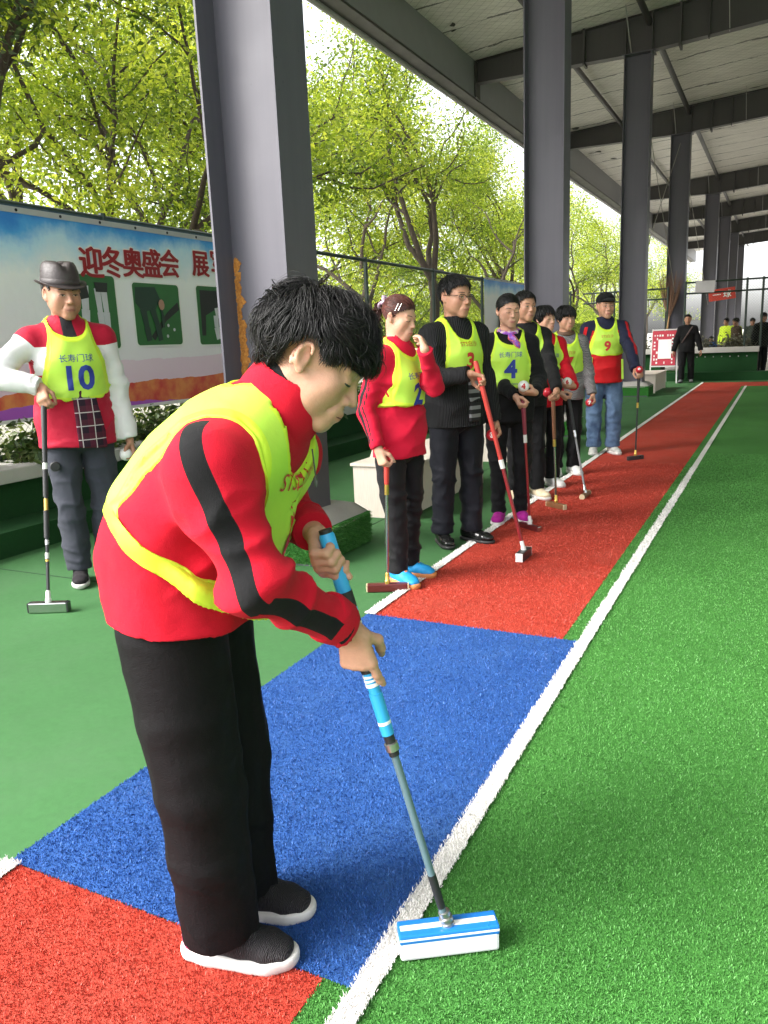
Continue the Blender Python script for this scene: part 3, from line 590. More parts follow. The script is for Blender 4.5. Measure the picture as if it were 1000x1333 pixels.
bn2 = banner('short blue topped banner seen between the man with glasses and the second column', 15.2, 19.2, 1.15, 2.46, BXX)
letters('red_character', '冬奥盛会', .3, (BXX + .04, 17.2, 2.08), uY, uZ, RED_P, bn2, (.01, .005))
part('printed_photo', PD, bn2, lambda b: b.prism(rrect(.9, .6, .08), (BXX + .035, 16.5, 1.55), uY, uZ, (.002, 0, 0)))
# ================================================================ benches, notice board, broom, far signs
WOOD = NT('pale laminate'); WOOD.bsdf(WOOD.mix(WOOD.noise(14, 4, .6, WOOD.scl((8, 8, .7))), (.55, .47, .40), (.74, .67, .6)), .5); WOOD = WOOD.m
def bench(y, L, lab):
    t = thing('bench', lab, 'bench', (-2.64, y, 0), 'pale laminate benches'); x0, x1 = -2.88, -2.4
    part('top', WOOD, t, lambda b: b.obox(((x0 + x1) / 2, y + L / 2, .405), ((x1 - x0) / 2 + .015, 0, 0), (0, L / 2 + .015, 0), (0, 0, .011), .003))
    part('end_panel', WOOD, t, lambda b: b.obox(((x0 + x1) / 2, y + .011, .197), ((x1 - x0) / 2, 0, 0), (0, .011, 0), (0, 0, .196), .002))
    part('end_panel', WOOD, t, lambda b: b.obox(((x0 + x1) / 2, y + L - .011, .197), ((x1 - x0) / 2, 0, 0), (0, .011, 0), (0, 0, .196), .002))
    part('front_panel', WOOD, t, lambda b: b.obox((x1 - .012, y + L / 2, .21), (.009, 0, 0), (0, L / 2 - .023, 0), (0, 0, .18), .002))
    return t
bench(5.18, 1.6, 'pale laminate bench behind the woman numbered 2'); bench(8.0, 1.5, 'pale bench behind the man with glasses and the woman numbered 4'); bench(17.9, 1.7, 'pale bench past the man in the black cap')
tag(part('paper_bag', mat('off-white paper', (.66, .6, .5), .8, .2, 20), None, lambda b: b.prism([(-.11, 0), (.12, 0), (.15, .05), (.06, .045), (-.09, .06)], (-2.78, 5.5, .4175), (1, .1, 0), (0, 0, 1), (-.05, .3, 0))), 'folded off-white paper bag on the near bench', 'bag')
SIGN_R = mat('notice board red', (.46, .02, .045), .4, .12); METW = mat('white painted frame', (.62, .61, .6), .4, .1)
sb = thing('notice_board', 'red and white notice board on an easel beside the man in black', 'sign', (-2.7, 21.3, 0))
part('panel', SIGN_R, sb, lambda b: b.obox((-2.70, 21.5, .88), (.29, 0, 0), (0, .012, -.004), (0, .06, .43), .003))
for a, b_ in (((-3.02, 21.38, 0), (-2.99, 21.57, 1.36)), ((-2.36, 21.38, 0), (-2.40, 21.57, 1.36)), ((-2.7, 22.05, 0), (-2.7, 21.59, 1.33))): part('frame_leg', METW, sb, lambda b: b.bar(a, b_, .03, .03, (0, 1, 0)))
part('frame_rail', METW, sb, lambda b: b.bar((-3.0, 21.56, 1.34), (-2.4, 21.56, 1.34), .03, .03)); part('frame_rail', METW, sb, lambda b: b.bar((-3.0, 21.42, .43), (-2.4, 21.42, .43), .03, .03))
part('white_notice', WHITE_P, sb, lambda b: b.obox((-2.68, 21.473, .86), (.16, 0, 0), (0, .003, 0), (0, .033, .24)))
def dots(b):
    for zz in np.arange(.52, 1.26, .085):
        for xx in np.arange(-2.93, -2.45, .062):
            if abs(xx + 2.68) < .18 and abs(zz - .86) < .26: continue
            if zz > 1.08 and -2.74 < xx < -2.66: continue
            if rng.random() < .72: b.obox((xx, 21.481 + (zz - .88) * .14, zz), (.02 * rng.uniform(.6, 1.1), 0, 0), (0, .002, 0), (0, .004, .028 * rng.uniform(.6, 1.1)))
part('white_lettering', WHITE_P, sb, dots)['kind'] = 'stuff'
BAM = mat('bamboo pole', (.36, .21, .09), .55, .2, 12); TWIG = mat('broom twigs', (.17, .095, .06), .9, .3, 20)
br_ = thing('bamboo_broom', 'bamboo broom standing bristles up against the fourth column', 'broom', (-3.12, 24.1, .05))
A, Bq = atY(866, 446, 24.12), atY(871, 412, 24.2); A = Bq + (A - Bq) * 1.9
part('pole', BAM, br_, lambda b: b.tube([A, A * .5 + Bq * .5 + [.01, 0, 0], Bq], .024, 8))
def twigs(b):
    T_ = atY(874, 352, 24.22)
    for i in range(90):
        a = rng.uniform(-.36, .36); c = rng.uniform(-.05, .05); e = Bq + (T_ - Bq) * rng.uniform(.7, 1.0) + np.array([a, c, 0]); b.tube([Bq + [a * .03, c * .2, -.05], Bq * .5 + e * .5 + [a * .1, 0, 0], e], [.006, .005, .002], 4)
part('bristles', TWIG, br_, twigs)
wp = atY(920, 362, 23.02); tag(part('hanging_panel', mat('pale perforated panel', (.52, .5, .52), .5, .1), None, lambda b: b.obox(atY(918, 373, 23.0), (.24, 0, -.01), (0, .008, 0), (.01, 0, .15))), 'pale rectangular panel hung on the far wire fence', 'panel')
fs = atY(940, 383, 30); t = thing('red_sign', 'small red sign with white strokes hung beyond the far fence', 'sign', tuple(fs)); part('board', mat('far sign red', (.62, .05, .03), .5), t, lambda b: b.obox(fs, (.42, 0, .04), (0, .01, 0), (-.02, 0, .19))); letters('white_lettering', '一 球', .26, fs + [0.0, -.02, 0], (1, 0, .08), uZ, WHITE_P, t, (.008, .004))
tag(part('white_pole', mat('white pole', (.6, .6, .6), .4), None, lambda b: b.tube([(-6.6, 24.0, 0), (-6.6, 24.0, 4.9)], .05, 8)), 'slim white pole between the second and third columns', 'pole')
# ================================================================ PEOPLE: volume modelling kit
UP = np.array([0, 0, 1.0])
class Vol:
    """signed distance field on a grid, meshed with surface nets"""
    def __init__(s, lo, hi, h):
        s.h = h; s.lo = np.array(lo, float) - 3 * h; n = np.ceil((np.array(hi) + 3 * h - s.lo) / h).astype(int) + 1; s.n = n
        s.F = np.full(n, .25, np.float32); s.ax = [(s.lo[i] + h * np.arange(n[i])).astype(np.float32) for i in range(3)]
    def blk(s, lo, hi):
        i0 = np.clip(np.floor((np.asarray(lo) - s.lo) / s.h).astype(int), 0, s.n); i1 = np.clip(np.ceil((np.asarray(hi) - s.lo) / s.h).astype(int) + 1, 0, s.n)
        sl = tuple(slice(a, b) for a, b in zip(i0, i1)); return sl, s.ax[0][sl[0]][:, None, None], s.ax[1][sl[1]][None, :, None], s.ax[2][sl[2]][None, None, :]
    def op(s, sl, d, k, mode):
        f = s.F[sl]; d = d.astype(np.float32)
        if mode == 'sub': d = -d
        if mode == 'add':
            r = np.minimum(f, d)
            if k: r -= np.maximum(k - np.abs(f - d), 0) ** 2 / (4 * k)
        else:
            r = np.maximum(f, d)
            if k: r += np.maximum(k - np.abs(f - d), 0) ** 2 / (4 * k)
        s.F[sl] = r
    def cone(s, a, b, ra, rb, k=.0, mode='add'):
        a, b = np.asarray(a, float), np.asarray(b, float); m = max(ra, rb) + k + 3 * s.h; sl, X, Y, Z = s.blk(np.minimum(a, b) - m, np.maximum(a, b) + m)
        e = (b - a).astype(np.float32); L = float(e @ e) + 1e-12; px, py, pz = X - a[0], Y - a[1], Z - a[2]; t = np.clip((px * e[0] + py * e[1] + pz * e[2]) / L, 0, 1)
        d = np.sqrt((px - t * e[0]) ** 2 + (py - t * e[1]) ** 2 + (pz - t * e[2]) ** 2) - (ra + (rb - ra) * t); s.op(sl, d, k, mode); return s
    def chain(s, pts, rr, k=.0):
        for i in range(len(pts) - 1): s.cone(pts[i], pts[i + 1], rr[i], rr[i + 1], k)
        return s
    def ell(s, c, M, r, k=.0, mode='add'):
        """ellipsoid: centre, 3x3 columns = axes, radii"""
        c = np.asarray(c, float); M = np.asarray(M, float); r = np.asarray(r, float); ext = np.sqrt(((M * r) ** 2).sum(1)) + k + 3 * s.h; sl, X, Y, Z = s.blk(c - ext, c + ext)
        q = [(X - c[0]) * M[0, i] + (Y - c[1]) * M[1, i] + (Z - c[2]) * M[2, i] for i in range(3)]
        k0 = np.sqrt(sum((q[i] / r[i]) ** 2 for i in range(3))); k1 = np.sqrt(sum((q[i] / r[i] ** 2) ** 2 for i in range(3))) + 1e-6; s.op(sl, k0 * (k0 - 1) / k1, k, mode); return s
    def loft(s, rings, k=.03):
        """rings: (centre, right, forward, half width, half depth), elliptical tapered segments"""
        for (a, ra, fa, wa, da), (b, rb, fb, wb, db) in zip(rings[:-1], rings[1:]):
            a, b = np.asarray(a, float), np.asarray(b, float); m = max(wa, wb, da, db) + k + 3 * s.h; sl, X, Y, Z = s.blk(np.minimum(a, b) - m, np.maximum(a, b) + m)
            e = b - a; L = float(e @ e) + 1e-12; px, py, pz = X - a[0], Y - a[1], Z - a[2]; t = np.clip((px * e[0] + py * e[1] + pz * e[2]) / L, 0, 1).astype(np.float32)
            qx, qy, qz = px - t * e[0], py - t * e[1], pz - t * e[2]; r_ = nrm(np.asarray(ra) + rb); f_ = np.asarray(fa) + fb; f_ = nrm(f_ - r_ * (f_ @ r_)); u_ = np.cross(r_, f_)
            w = wa + (wb - wa) * t; d = da + (db - da) * t; mn = np.minimum(w, d)
            A, B_, C_ = qx * r_[0] + qy * r_[1] + qz * r_[2], qx * f_[0] + qy * f_[1] + qz * f_[2], qx * u_[0] + qy * u_[1] + qz * u_[2]
            k0 = np.sqrt((A / w) ** 2 + (B_ / d) ** 2 + (C_ / mn) ** 2); k1 = np.sqrt((A / w ** 2) ** 2 + (B_ / d ** 2) ** 2 + (C_ / mn ** 2) ** 2) + 1e-6
            s.op(sl, k0 * (k0 - 1) / k1, k, 'add')
        return s
    def plane(s, p, n, r=.3, k=.0):
        """cut away everything on the +n side of p within r of it"""
        p = np.asarray(p, float); n = nrm(n); sl, X, Y, Z = s.blk(p - r, p + r); s.op(sl, (X - p[0]) * n[0] + (Y - p[1]) * n[1] + (Z - p[2]) * n[2], k, 'int'); return s
    def mesh(s):
        F, h = s.F, s.h; S = F < 0; a, b = slice(0, -1), slice(1, None); c = np.zeros(tuple(s.n - 1), np.int8)
        for i in (a, b):
            for j in (a, b):
                for l in (a, b): c += S[i, j, l]
        act = np.argwhere((c > 0) & (c < 8)); idx = np.full(tuple(s.n - 1), -1, np.int32); idx[act[:, 0], act[:, 1], act[:, 2]] = np.arange(len(act)); pos = np.zeros((len(act), 3)); cnt = np.zeros(len(act))
        off = [(i, j, l) for i in (0, 1) for j in (0, 1) for l in (0, 1)]
        for o in off:
            for ax in range(3):
                if o[ax]: continue
                q = list(o); q[ax] = 1; f0 = F[act[:, 0] + o[0], act[:, 1] + o[1], act[:, 2] + o[2]]; f1 = F[act[:, 0] + q[0], act[:, 1] + q[1], act[:, 2] + q[2]]
                m = (f0 < 0) != (f1 < 0); t = f0[m] / (f0[m] - f1[m]); p = np.tile(np.array(o, float), (m.sum(), 1)); p[:, ax] += t; pos[m] += p; cnt[m] += 1
        V = s.lo + (act + pos / cnt[:, None]) * h; Q = []
        for ax in range(3):
            sa = [slice(1, -1)] * 3; sb = [slice(1, -1)] * 3; sa[ax] = slice(0, -1); sb[ax] = slice(1, None); A, B_ = S[tuple(sa)], S[tuple(sb)]; d = np.argwhere(A != B_); fl = A[d[:, 0], d[:, 1], d[:, 2]]
            d = d.copy(); u, v = (ax + 1) % 3, (ax + 2) % 3; d[:, u] += 1; d[:, v] += 1
            def cell(du, dv):
                e = d.copy(); e[:, u] += du; e[:, v] += dv; return idx[e[:, 0], e[:, 1], e[:, 2]]
            q = np.stack([cell(-1, -1), cell(0, -1), cell(0, 0), cell(-1, 0)], 1); q[~fl] = q[~fl][:, ::-1]; Q.append(q)
        return V, np.concatenate(Q)
def biggest(V, Q):
    lab = np.arange(len(V))
    for _ in range(60):
        m = lab[Q].min(1); new = lab.copy()
        for i in range(4): np.minimum.at(new, Q[:, i], m)
        new = new[new]
        if (new == lab).all(): break
        lab = new
    ids, cnt = np.unique(lab, return_counts=True); keep = lab == ids[cnt.argmax()]; mp = np.cumsum(keep) - 1; return V[keep], mp[Q[keep[Q[:, 0]]]]
def vnormals(V, Q):
    n = np.cross(V[Q[:, 2]] - V[Q[:, 0]], V[Q[:, 3]] - V[Q[:, 1]]); N = np.zeros_like(V)
    for i in range(4): np.add.at(N, Q[:, i], n)
    return N / (np.linalg.norm(N, axis=1)[:, None] + 1e-12)
def vnoise(P, seed=0):
    P = np.asarray(P); i = np.floor(P).astype(np.int64); f = P - i; f = f * f * (3 - 2 * f); r = 0
    for dx in (0, 1):
        for dy in (0, 1):
            for dz in (0, 1):
                hsh = ((i[:, 0] + dx) * 73856093) ^ ((i[:, 1] + dy) * 19349663) ^ ((i[:, 2] + dz) * 83492791) ^ (seed * 2654435); hsh = (hsh ^ (hsh >> 13)) * 1274126177 & 0xffffffff
                r = r + ((hsh ^ (hsh >> 16)) & 0xffff) / 65535.0 * (f[:, 0] if dx else 1 - f[:, 0]) * (f[:, 1] if dy else 1 - f[:, 1]) * (f[:, 2] if dz else 1 - f[:, 2])
    return r * 2 - 1
def fold(P, c, ax, rad_, wl, amp, warp=1.6, seed=1):
    """soft pinched cloth folds round a joint, wl apart along ax and long across it"""
    q = P - np.asarray(c); g = np.exp(-(q ** 2).sum(1) / rad_ ** 2); m = g > .02; r = np.zeros(len(P))
    if m.any():
        a = nrm(ax); p = q[m]; w = p + .02 * warp * np.column_stack([vnoise(p * 9, seed + i) for i in range(3)]); t = w @ a; w = (w - t[:, None] * a) / (3.6 * wl) + t[:, None] * a / (1.5 * wl)
        r[m] = amp * g[m] * (1.15 * (1 - np.abs(vnoise(w + seed * 3.7, seed))) ** 2.4 - .62)
    return r
# ---------------------------------------------------------------- cloth, skin, hair materials
def cloth(name, base, z1=None, z2=None, rough=.85, weave=700, bump=.0016, sheen=.04, var=.16, plaid=False, z3=None):
    """base colour plus up to three zones cut crisply where the vertex attributes zone1..3 rise above zero"""
    s = NT(name); c = s.mix(s.math('MULTIPLY_ADD', s.noise(7, 4, .6), 1.6, -.3, clamp=True), tuple(x * (1 - var) for x in base), tuple(min(1, x * (1 + var)) for x in base))
    for at, z in (('zone1', z1), ('zone2', z2), ('zone3', z3)):
        if z is not None: c = s.mix(s.math('GREATER_THAN', s.attr(at), 0.0), c, z)
    b = s.math('ADD', s.noise(weave, 2, .5), s.math('MULTIPLY', s.noise(40, 3, .6), 1.5)); s.bsdf(c, rough, b, bump, 1.0, spec=.15, Sheen_Weight=sheen, Sheen_Roughness=.5); return s.m
def skin(name, col, lip=(.42, .13, .11)):
    s = NT(name); c = s.mix(s.math('MULTIPLY_ADD', s.noise(22, 5, .7), 2.0, -.5, clamp=True), tuple(x * .80 for x in col), tuple(min(1, x * 1.1) for x in col)); c = s.mix(s.math('MULTIPLY', s.attr('blush_ear_shade'), .22), c, (.55, .2, .15)); c = s.mix(s.attr('lip'), c, lip)
    s.bsdf(c, .52, s.noise(220, 4, .7), .0009, 1.0, spec=.35, Subsurface_Weight=.12, Subsurface_Scale=.006, Subsurface_Radius=(1.0, .35, .2)); return s.m
SKIN_F = skin('fair skin', (.52, .285, .195)); SKIN_M = skin('tanned skin', (.40, .205, .13), (.28, .10, .085)); SKIN_D = skin('warm skin', (.46, .245, .16))
def hairmat(name, a, b, rough=.46):
    s = NT(name); s.bsdf(s.mix(s.attr('rnd'), a, b), rough, spec=.28); return s.m
HAIR = hairmat('black hair', (.003, .003, .0035), (.012, .011, .0115)); HAIR_B = hairmat('dark brown hair', (.012, .007, .006), (.05, .02, .015)); HAIR_R = hairmat('reddish brown hair', (.03, .01, .008), (.11, .032, .024)); HAIR_G = hairmat('greying hair', (.02, .02, .02), (.12, .115, .11))
DARK = mat('dark feature', (.012, .009, .008), .5); EYEW = mat('eye white', (.62, .58, .55), .25, .05); MOUTH = mat('mouth line', (.12, .03, .028), .6)
# ---------------------------------------------------------------- poses
def frame(yaw): 
    f = np.array([math.cos(yaw), math.sin(yaw), 0]); return f, np.array([f[1], -f[0], 0])
def ik(a, t, l1, l2, pole):
    d = t - a; D = min(np.linalg.norm(d), (l1 + l2) * .995); d = nrm(d); x = (l1 * l1 - l2 * l2 + D * D) / (2 * D); y = math.sqrt(max(l1 * l1 - x * x, 0)); p = np.asarray(pole, float); p = nrm(p - d * (p @ d)); return a + d * x + p * y
def rotv(v, ax, ang):
    ax = nrm(ax); return v * math.cos(ang) + np.cross(ax, v) * math.sin(ang) + ax * (ax @ v) * (1 - math.cos(ang))
def headframe(yaw, pitch=0.0, roll=0.0):
    """yaw world angle of the gaze, pitch > 0 looks down"""
    f, r = frame(yaw); f2 = f * math.cos(pitch) - UP * math.sin(pitch); u = UP * math.cos(pitch) + f * math.sin(pitch); r2 = rotv(r, f2, roll); u2 = rotv(u, f2, roll); return np.stack([r2, f2, u2], 1)
def stand(base, yaw, H, feet=.09, fwd=(0, 0), lean=0.0, hyaw=0.0, hpitch=.1, rh=None, lh=None, toe=.25, rpole=None, lpole=None, hx=0.0, shw=.095, hsc=1.0, girth=1.0):
    """joints of a standing person; rh / lh: wrist targets in the person's own frame (right, forward, up) metres"""
    f, r = frame(yaw); b = np.array([base[0], base[1], 0.0]); P = lambda a, q, z: b + r * a + f * q + UP * z
    J = dict(f=f, r=r, H=H, base=b, yaw=yaw); le = lambda z: lean * max(0, z - .5 * H)
    J['pelvis'] = P(0, 0, .53 * H); J['chest'] = P(0, le(.72 * H), .72 * H); J['neck'] = P(0, le(.84 * H) - .005, .835 * H)
    for sd, k, fw in ((1, 'R', fwd[0]), (-1, 'L', fwd[1])):
        J['hip' + k] = P(sd * .055 * H, 0, .50 * H); J['ank' + k] = P(sd * feet, fw, .05 * H); J['toe' + k] = nrm(f + r * sd * toe); J['knee' + k] = (J['hip' + k] + J['ank' + k]) / 2 + f * .015 + r * sd * .006
        J['sh' + k] = P(sd * shw * H, le(.8 * H), .795 * H)
        tgt = rh if sd > 0 else lh; tgt = tgt if isinstance(tgt, np.ndarray) else P(*(tgt if tgt is not None else (sd * .16 * H, .03, .47 * H))); pole = rpole if sd > 0 else lpole; pole = r * sd * .5 - f * .8 - UP * .3 if pole is None else r * pole[0] + f * pole[1] + UP * pole[2]
        J['wr' + k] = tgt; J['el' + k] = ik(J['sh' + k], tgt, .172 * H, .150 * H, pole)
    J['hf'] = headframe(yaw + hyaw, hpitch); J['head'] = P(hx, le(.925 * H) + .022, .925 * H) ; J['hs'] = H * .134 / .225 * hsc
    w = H
    J['rings'] = [(P(0, 0, .455 * w), r, f, .110 * w, .090 * w), (P(0, -.004, .54 * w), r, f, .108 * w, .087 * w), (P(0, le(.62 * w), .62 * w), r, f, .096 * w, .076 * w), (P(0, le(.72 * w), .72 * w), r, f, .104 * w, .079 * w), (P(0, le(.785 * w) - .008, .785 * w), r, f, .092 * w, .058 * w), (P(0, le(.83 * w) - .012, .825 * w), r, f, .050 * w, .040 * w)]
    J['rings'] = [(c, a, b_, x * girth, y * (1 + (girth - 1) * 1.4)) for c, a, b_, x, y in J['rings']]; J['hem'] = (P(0, 0, .455 * w), UP); return J
def hand_pose(w, d, n, side, curl=.35, L=1.0, thumb=.5, index=None, spread=.06):
    """w wrist, d wrist-to-knuckle direction, n direction the palm faces, side +1 right hand; finger chains and radii"""
    d = nrm(d); n = nrm(np.asarray(n) - d * (np.asarray(n) @ d)); t = np.cross(d, n) * side    # thumb side
    ch = []; L = L * .95; lens = [.074, .082, .077, .060]
    for i in range(4):
        o = (1.5 - i) * .0195; kn = w + (d * (.088 - .004 * abs(i - 1.2)) + t * o + n * (-.004 + .003 * abs(i - 1.5))) * L
        ch.append(([w + (d * .012 + t * o * .55) * L, kn], [.0155 * L, .0125 * L])); dd = nrm(d + t * spread * (1.5 - i) * .6); c = curl if np.ndim(curl) == 0 else curl[i]
        if i == 0 and index is not None: c = index
        p = kn; pts = [p]; angs = np.array([1.25, 1.55, .9]) * c
        for a, fr in zip(np.cumsum(angs), (.46, .30, .24)): p = p + (dd * math.cos(a) + n * math.sin(a)) * lens[i] * fr * L; pts.append(p)
        ch.append((pts, [.0105 * L, .0096 * L, .0088 * L, .0072 * L]))
    b0 = w + (d * .022 + t * .022 + n * .006) * L; td = nrm(d * (.75 - .25 * thumb) + t * (.75 - .55 * thumb) + n * (.25 + .75 * thumb)); b1 = b0 + td * .042 * L; td2 = nrm(d * .85 + t * (.25 - .65 * thumb) + n * (.2 + .45 * thumb)); b2 = b1 + td2 * .033 * L; b3 = b2 + nrm(td2 - t * .25 * thumb + n * .1) * .026 * L
    ch.append(([w + d * .012 * L, b0], [.016 * L, .015 * L])); ch.append(([b0, b1, b2, b3], [.0145 * L, .0118 * L, .0105 * L, .0080 * L])); return ch
def grip_wrist(P, d, n, L=1.0): return np.asarray(P, float) - nrm(d) * .072 * L - nrm(n) * .026 * L
# ---------------------------------------------------------------- head
def head_sdf(V, O, M, s, fem=0.0, k=1.0, fv=None):
    wv, jv, nv, cv = fv if fv is not None else (1, 1, 1, 1)
    q = lambda x, y, z: O + M @ (np.array([x, y, z]) * s)
    V.ell(q(0, -.014, .034), M, np.array([.0745 * wv, .0925, .079]) * s); V.ell(q(0, .022, -.030), M, np.array([(.0595 - .003 * fem) * wv * jv, .066, .076]) * s, .035 * s)
    for x in (-1, 1):
        V.cone(q(x * (.050 - .006 * fem), -.012, -.040 + .006 * fem), q(x * .014, .066, -.094 + .003 * fem), (.018 - .002 * fem) * s, .016 * s, .024 * s); V.ell(q(x * .041, .056, -.022), M, np.array([.020, .020, .022]) * s, .022 * s); V.ell(q(x * .036, .034, -.052), M, np.array([.025 * cv, .028 * cv, .034]) * s, .025 * s)
        V.cone(q(x * .010, .086, .019), q(x * .042, .070, .021), .0085 * s, .0085 * s, .014 * s)
    V.ell(q(0, .075, -.096), M, np.array([.021, .017, .017]) * s, .02 * s); V.ell(q(0, .079, -.062), M, np.array([.028, .021, .026]) * s, .018 * s)
    for x in (-1, 1): V.ell(q(x * .031, .096, .000), M, np.array([.019, .014, .012]) * s, .012 * s, 'sub')
    for x in (-1, 1): V.ell(q(x * .031, .0735, .000), M, np.array([.0165, .0135, .0125]) * s, .006 * s)
    V.cone(q(0, .083, .010), q(0, .106, -.030), .0070 * nv * s, .0105 * nv * s, .012 * s)
    for x in (-1, 1): V.ell(q(x * .0125, .094, -.034), M, np.array([.0085 * nv, .011, .0085 * nv]) * s, .007 * s)
    for x0, x1, y0, y1 in ((-.022, -.008, .085, .0965), (-.008, .008, .0965, .0965), (.008, .022, .0965, .085)):
        V.cone(q(x0, y0 + .001, -.0615), q(x1, y1 + .001, -.0615), .0052 * s, .0052 * s, .006 * s); V.cone(q(x0 * .9, y0 - .001, -.0725), q(x1 * .9, y1 - .001, -.0725), .006 * s, .006 * s, .006 * s)
    for x in (-1, 1): V.cone(q(x * .0185, .0915, -.034), q(x * .033, .074, -.064), .0016 * s, .0022 * s, .007 * s, 'sub')
    for x in (-1, 1):
        E_ = M @ np.array([[.90, x * -.43, 0], [x * .43, .90, -.18], [0, .18, .98]]); V.ell(q(x * .079, -.012, -.004), E_, np.array([.0065, .0165, .0275]) * s, .006 * s); V.ell(q(x * .087, -.009, .001), E_, np.array([.0085, .0105, .018]) * s, .003 * s, 'sub')
        rim = [q(x * (.0845 - .006 * math.cos(t)), -.014 - .0150 * math.cos(t) + .004 * math.sin(t), -.002 + .0255 * math.sin(t)) for t in np.linspace(-1.1, 2.7, 9)]; V.chain(rim, [.0036 * s] * 9, .003 * s); V.ell(q(x * .077, -.004, -.027), M, np.array([.0055, .0075, .009]) * s, .005 * s)
def head_attrs(P, O, M, s):
    L = ((P - O) @ M) / s; lip = np.exp(-((L[:, 0] / .021) ** 4 + ((L[:, 2] + .067) / .0085) ** 4)) * (L[:, 1] > .07); bl = np.exp(-(((np.abs(L[:, 0]) - .042) / .022) ** 2 + ((L[:, 2] + .025) / .02) ** 2)) * (L[:, 1] > .02) + np.exp(-((L[:, 0] / .014) ** 2 + ((L[:, 1] - .11) / .012) ** 2 + ((L[:, 2] + .032) / .012) ** 2)) * .6; bl = bl + 2.2 * np.exp(-(((np.abs(L[:, 0]) - .083) / .010) ** 2 + ((L[:, 1] + .006) / .009) ** 2 + ((L[:, 2] - .002) / .015) ** 2)); return {'lip': lip * .75, 'blush_ear_shade': np.clip(bl, 0, 2.4)}  # cheek and nose blush, plus shade painted into the ear bowls
def face_bits(par, bvh, O, M, s, eyes='open', brow=DARK, fine=1.0):
    fw = Vector(M[:, 1])
    def pr(x, z, off):
        o = O + M @ (np.array([x, .22, z]) * s); h = bvh.ray_cast(Vector(o), -fw, .3)
        if h[0] is None or (np.array(h[0]) - o) @ M[:, 1] < -.21 * s: return None
        return np.array(h[0]) + M[:, 1] * off
    def line(name, pts, rr, m, off):
        P = [pr(x, z, off) for x, z in pts]
        if any(p is None for p in P): return
        b = MB(); b.tube(P, rr, 6); b.build(name, m, par, True)
    for x in (-1, 1):
        t = np.linspace(-1, 1, 7); line('eyebrow', [(x * (.031 + .019 * a), .0225 + .0035 * (1 - a * a) + .001 * a) for a in t], [.0012 * s * fine] + [.0026 * s * fine] * 4 + [.0018 * s * fine, .0008 * s * fine], brow, -.0006)
        zc = -.001 if eyes == 'open' else -.0035; line('eyelid_line', [(x * (.0315 + .0155 * a), zc + (.0042 if eyes == 'open' else -.0022) * (1 - a * a) - (0 if eyes == 'open' else .0012 * a)) for a in t], [.0010 * s, .0017 * s * fine, .0021 * s * fine, .0021 * s * fine, .0021 * s * fine, .0019 * s * fine, .0012 * s], DARK, -.0002)
        if eyes == 'open':
            def almond(name, f, m, off):
                P = [pr(a, c, off) for a, c in f]
                if any(p is None for p in P): return
                c0 = sum(P) / len(P) + M[:, 1] * .0006; mk(name, P + [c0], [(i, (i + 1) % len(P), len(P)) for i in range(len(P))], m, par, True)
            al = [(x * (.031 + .0125 * math.cos(a)), zc + .0034 * math.sin(a)) for a in np.arange(12) * math.pi / 6]; almond('eye', al, EYEW, .0006); almond('iris', [(x * .031 + .0042 * math.cos(a), zc + .0034 * math.sin(a)) for a in np.arange(10) * math.pi / 5], DARK, .0012)
    line('mouth_line', [(a * .021, -.0668 - .0012 * (a * a) * 1.5 + .0006 * math.cos(a * 6)) for a in np.linspace(-1, 1, 9)], [.0006 * s] + [.0013 * s * fine] * 7 + [.0006 * s], MOUTH, -.0004)
